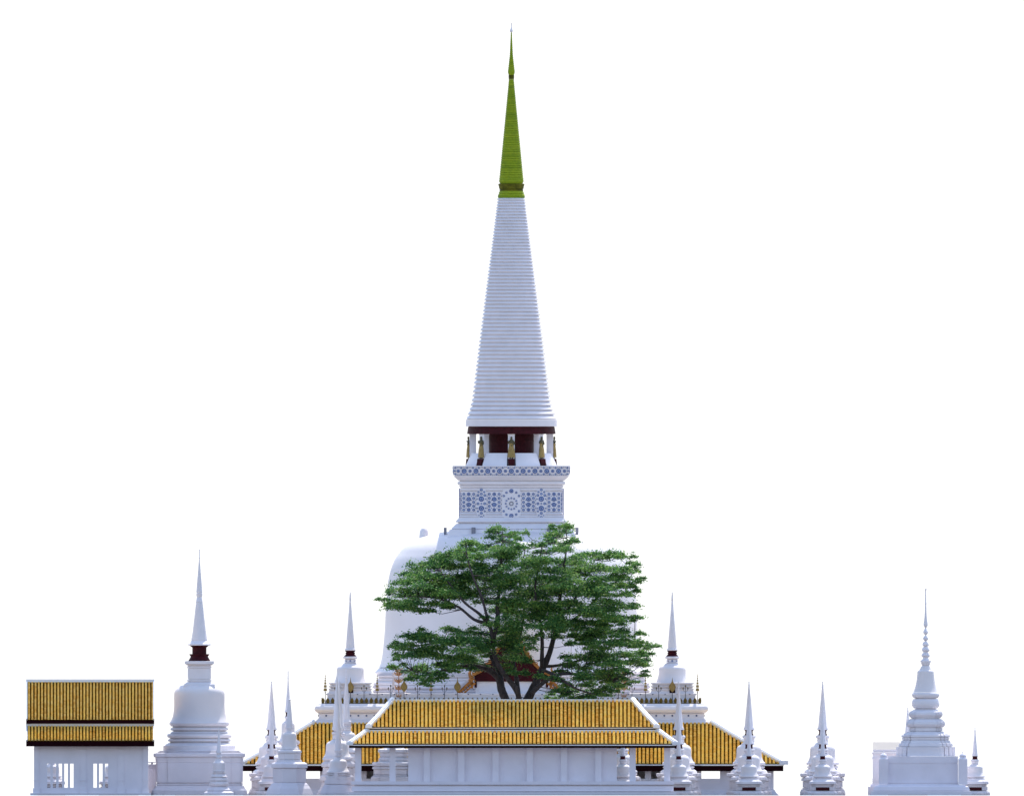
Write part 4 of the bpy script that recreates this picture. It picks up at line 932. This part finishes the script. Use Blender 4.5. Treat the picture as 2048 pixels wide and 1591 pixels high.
for li, line in enumerate(SK):
    pts = []; rad = []
    L = [Vector((a, b, c * 1.0)) for a, b, c, _ in line]
    for i in range(len(line) - 1):
        p0 = line[max(0, i - 1)]; p1 = line[i]; p2 = line[i + 1]; p3 = line[min(len(line) - 1, i + 2)]
        for j in range(4):
            t = j / 4
            f = lambda k: .5 * (2 * p1[k] + (p2[k] - p0[k]) * t + (2 * p0[k] - 5 * p1[k] + 4 * p2[k] - p3[k]) * t * t + (3 * p1[k] - p0[k] - 3 * p2[k] + p3[k]) * t ** 3)
            pts.append((X(f(0)), TY + f(2) * 2.2, Z(f(1)))); rad.append(max(.3, f(3)) / S * random.uniform(.92, 1.08))
    e = line[-1]; pts.append((X(e[0]), TY + e[2] * 2.2, Z(e[1]))); rad.append(e[3] / S)
    mb.tube(pts, rad, 12)
    for p, r_ in zip(pts, rad):
        if p[2] > Z(1400): skpts.append((Vector(p), r_))
tr_trunk = mb.build('trunk', M['bark'], tr, smooth=80, fix=False)
# foliage pads (px x, px y, half width, half height)
PADS = [(1112, 1052, 14, 5), (1138, 1054, 20, 6), (1118, 1072, 34, 9), (1150, 1078, 24, 7), (1000, 1066, 32, 7), (1040, 1072, 22, 6), (985, 1062, 18, 4), (930, 1090, 32, 8), (915, 1100, 26, 7), (955, 1098, 26, 7), (1005, 1088, 34, 9),
 (1048, 1092, 30, 8), (1085, 1085, 20, 6), (1120, 1092, 28, 7), (1135, 1106, 34, 8), (900, 1116, 44, 9), (950, 1120, 42, 10), (865, 1124, 36, 8), (1010, 1112, 40, 10), (1060, 1114, 36, 10), (1175, 1118, 38, 9), (1215, 1114, 36, 7), (1250, 1118, 26, 7),
 (1268, 1124, 14, 6), (1100, 1122, 34, 8), (840, 1140, 40, 9), (880, 1140, 46, 10), (925, 1144, 46, 12), (975, 1140, 40, 12), (1030, 1140, 44, 12), (1085, 1145, 40, 10), (1140, 1132, 40, 10), (1190, 1138, 44, 10), (1235, 1142, 38, 9), (1266, 1138, 18, 6),
 (815, 1158, 34, 9), (850, 1164, 46, 11), (900, 1166, 50, 13), (955, 1168, 46, 13), (1010, 1168, 46, 13), (1065, 1170, 46, 13), (1120, 1164, 44, 11), (1175, 1164, 44, 10), (1225, 1164, 40, 8), (1262, 1160, 26, 7), (1280, 1160, 10, 4),
 (800, 1180, 34, 9), (840, 1186, 46, 11), (890, 1190, 48, 12), (945, 1192, 46, 11), (1020, 1196, 44, 12), (1075, 1196, 46, 13), (1130, 1194, 46, 12), (1185, 1190, 44, 11), (1232, 1184, 38, 8), (1265, 1178, 18, 6),
 (778, 1205, 26, 7), (812, 1210, 40, 8), (858, 1212, 36, 8), (765, 1200, 14, 4), (900, 1208, 30, 7), (1000, 1218, 40, 10), (1055, 1222, 46, 12), (1110, 1222, 46, 12), (1165, 1218, 46, 11), (1215, 1212, 42, 9), (1255, 1212, 26, 7),
 (985, 1240, 26, 8), (1035, 1246, 40, 11), (1090, 1248, 44, 12), (1150, 1246, 46, 11), (1205, 1240, 44, 10), (1250, 1240, 30, 7), (1275, 1238, 14, 4),
 (905, 1258, 26, 6), (940, 1262, 34, 8), (850, 1262, 18, 4), (985, 1266, 36, 10), (1035, 1272, 36, 10), (1095, 1270, 36, 9), (1150, 1270, 40, 9), (1205, 1266, 42, 9), (1252, 1266, 30, 7), (1278, 1262, 14, 5),
 (790, 1288, 22, 6), (825, 1280, 34, 8), (860, 1278, 40, 9), (905, 1282, 46, 11), (955, 1288, 46, 12), (1005, 1292, 40, 11), (1050, 1294, 24, 8), (1155, 1290, 26, 6), (1205, 1290, 40, 8), (1250, 1288, 38, 7), (1285, 1292, 22, 5), (1308, 1292, 8, 3),
 (785, 1312, 20, 7), (815, 1306, 36, 9), (860, 1304, 44, 9), (910, 1310, 46, 10), (960, 1314, 42, 10), (1005, 1320, 36, 9), (1045, 1322, 22, 7), (1130, 1316, 18, 5), (1175, 1312, 34, 8), (1225, 1310, 40, 9), (1270, 1308, 34, 8), (1292, 1306, 18, 5), (1120, 1338, 30, 6),
 (795, 1330, 22, 6), (830, 1336, 30, 7), (870, 1336, 40, 8), (920, 1334, 36, 7), (955, 1334, 26, 6), (820, 1350, 26, 7), (860, 1354, 36, 8), (850, 1366, 18, 4), (1035, 1340, 22, 6), (1165, 1334, 36, 8), (1215, 1332, 40, 9), (1262, 1326, 32, 8), (1290, 1322, 16, 5),
 (1120, 1362, 24, 6), (1160, 1356, 36, 9), (1205, 1354, 40, 9), (1250, 1350, 32, 8), (1282, 1346, 16, 5), (1120, 1386, 26, 6), (1150, 1380, 34, 9), (1195, 1378, 38, 10), (1232, 1372, 30, 8), (1262, 1362, 20, 6), (1105, 1392, 14, 4), (1160, 1394, 34, 6), (1210, 1392, 30, 5), (1080, 1350, 12, 5)]
lv = []; lt = []; brm = MB()
sp_ = np.array([tuple(p) for p, _ in skpts])
def leaves(c, rx, ry, rz, n, tone):
    # flattened dome: denser toward upper shell, umbrella shaped
    u = rng.random(n) ** .62; th_ = rng.random(n) * 2 * np.pi
    x = u * np.cos(th_); y = u * np.sin(th_)
    dome = np.sqrt(np.clip(1 - u ** 2, 0, 1))
    z = dome * (rng.normal(.35, .38, n)) - .35 * u ** 2 + rng.normal(0, .16, n)
    P = np.stack([c[0] + x * rx, c[1] + y * ry, c[2] + z * rz], 1)
    L = rng.uniform(.05, .095, n); Wd = L * rng.uniform(.5, .75, n)
    az = rng.random(n) * 2 * np.pi; el = rng.normal(-.15, .45, n); ro = rng.normal(0, .7, n)
    d = np.stack([np.cos(az) * np.cos(el), np.sin(az) * np.cos(el), np.sin(el)], 1)
    up = np.tile([0, 0, 1.], (n, 1)); s_ = np.cross(d, up); s_ /= np.linalg.norm(s_, axis=1)[:, None]; w = np.cross(s_, d)
    sd = s_ * np.cos(ro)[:, None] + w * np.sin(ro)[:, None]
    q = np.stack([P - d * L[:, None], P + sd * Wd[:, None] - d * (L * .1)[:, None], P + d * L[:, None], P - sd * Wd[:, None] - d * (L * .1)[:, None]], 1)
    lv.append(q); lt.append(np.clip(tone + rng.normal(0, .27, n), 0, 1))
for (px, py, hw, hh) in PADS:
    env = max(.25, math.sqrt(max(.05, 1 - ((px - 1035) / 300) ** 2)))
    base_y = TY + random.uniform(-1, .8) * 4.2 * env
    for k in range(6 if hw > 38 else 4 if hw > 20 else 3):
        # every bough ends in several flat sprays at their own depth and height
        ox = random.uniform(-.7, .7) * hw; oy = random.uniform(-1.2, 1.2) * hh
        c = Vector((X(px + ox), base_y + random.uniform(-1.8, 1.8), Z(py + oy)))
        sc = random.uniform(.32, .62)
        rx, rz = max(.3, hw * sc / S), hh * random.uniform(.55, 1.05) / S
        n = int(min(1400, 760 * rx * max(rx * .9, .35)) + 50)
        leaves(c, rx, rx * random.uniform(.75, 1.1), rz, n, random.uniform(.22, .8))
        leaves(c, rx * 1.6, rx * 1.6, rz * 1.9, n // 3, .65)
        dd = np.linalg.norm((sp_ - np.array(c)) * np.array([1, .7, 1.2]), axis=1) + np.where(sp_[:, 2] > c.z + .1, 3., 0)
        i = int(np.argmin(dd)); s0 = skpts[i][0]
        if (c - s0).length > 3.2 or s0.z > c.z + .15: continue
        md = (s0 * .45 + c * .55) + Vector((random.uniform(-.1, .1), random.uniform(-.1, .1), -.12 * (c - s0).length * random.uniform(.3, 1.)))
        brm.tube([tuple(s0), tuple(md), tuple(c + Vector((0, 0, -.02)))], [min(skpts[i][1], .035), .022, .008], 5)
        for q in range(4):
            a = random.uniform(0, 6.28); e = c + Vector((math.cos(a) * rx * .7, math.sin(a) * rx * .7, rz * .2)); brm.tube([tuple(c - Vector((0, 0, .03))), tuple((c + e) / 2), tuple(e)], [.012, .009, .005], 4)
# loose filler sprays through the inner crown
brm.build('branches', M['bark'], tr, smooth=80, fix=False)
V = np.concatenate(lv).reshape(-1, 3); T = np.concatenate(lt); n = len(T)
print('leaves', n)
V = V - np.array(tuple(tr.location))
me = bpy.data.meshes.new('crown'); me.vertices.add(n * 4); me.vertices.foreach_set('co', V.ravel())
me.loops.add(n * 4); me.loops.foreach_set('vertex_index', np.arange(n * 4, dtype=np.int32)); me.polygons.add(n); me.polygons.foreach_set('loop_start', np.arange(0, n * 4, 4, dtype=np.int32))
me.update(calc_edges=True); me.materials.append(M['leaf'])
at = me.attributes.new('tint', 'FLOAT', 'FACE'); at.data.foreach_set('value', T.astype(np.float32))
o = bpy.data.objects.new('crown', me); col.objects.link(o); o.parent = tr

# ------------------------------------------------------------------ light, sky, camera
EL, AZ = 60., 20.      # sun behind the scene, a little to the right
sv = Vector((math.sin(R(AZ)) * math.cos(R(EL)), math.cos(R(AZ)) * math.cos(R(EL)), math.sin(R(EL))))
sl = bpy.data.lights.new('sun', 'SUN'); sl.energy = 2.3; sl.angle = R(.6); sl.color = (1, .95, .87)
so = bpy.data.objects.new('sun', sl); col.objects.link(so); so.rotation_euler = sv.to_track_quat('Z', 'Y').to_euler(); so.location = (20, 20, 80)
w = bpy.data.worlds.new('World'); bpy.context.scene.world = w; w.use_nodes = True
nt = w.node_tree; n_ = nt.nodes; bg = n_['Background']
sky = n_.new('ShaderNodeTexSky'); sky.sky_type = 'NISHITA'; sky.sun_disc = False; sky.sun_elevation = R(EL); sky.sun_rotation = R(AZ)
bg.inputs['Strength'].default_value = .15; nt.links.new(sky.outputs[0], bg.inputs['Color'])
# bright white haze all round the horizon
bg2 = n_.new('ShaderNodeBackground'); bg2.inputs['Color'].default_value = (1, 1, 1, 1); bg2.inputs['Strength'].default_value = .60
tc = n_.new('ShaderNodeTexCoord'); sep = n_.new('ShaderNodeSeparateXYZ'); nt.links.new(tc.outputs['Generated'], sep.inputs[0])
ab = n_.new('ShaderNodeMath'); ab.operation = 'ABSOLUTE'; nt.links.new(sep.outputs['Z'], ab.inputs[0])
mr = n_.new('ShaderNodeMapRange'); mr.interpolation_type = 'SMOOTHSTEP'; mr.inputs['From Min'].default_value = .06; mr.inputs['From Max'].default_value = .22
mr.inputs['To Min'].default_value = 1; mr.inputs['To Max'].default_value = 0; nt.links.new(ab.outputs[0], mr.inputs['Value'])
mx = n_.new('ShaderNodeMixShader'); nt.links.new(mr.outputs[0], mx.inputs[0]); nt.links.new(bg.outputs[0], mx.inputs[1]); nt.links.new(bg2.outputs[0], mx.inputs[2])
nt.links.new(mx.outputs[0], n_['World Output'].inputs['Surface'])
cam = bpy.data.cameras.new('camera'); cam.type = 'ORTHO'; cam.ortho_scale = 2048 / S; cam.clip_end = 600; cam.clip_start = .1
co = bpy.data.objects.new('camera', cam); col.objects.link(co); co.rotation_euler = (R(90), 0, 0); co.location = (0, -130, Z(795.5))
sc = bpy.context.scene; sc.camera = co
sc.render.engine = 'CYCLES'; sc.view_settings.view_transform = 'Standard'; sc.view_settings.look = 'None'; sc.view_settings.gamma = 1; sc.view_settings.exposure = .95
sc.render.resolution_x = 1024; sc.render.resolution_y = 795
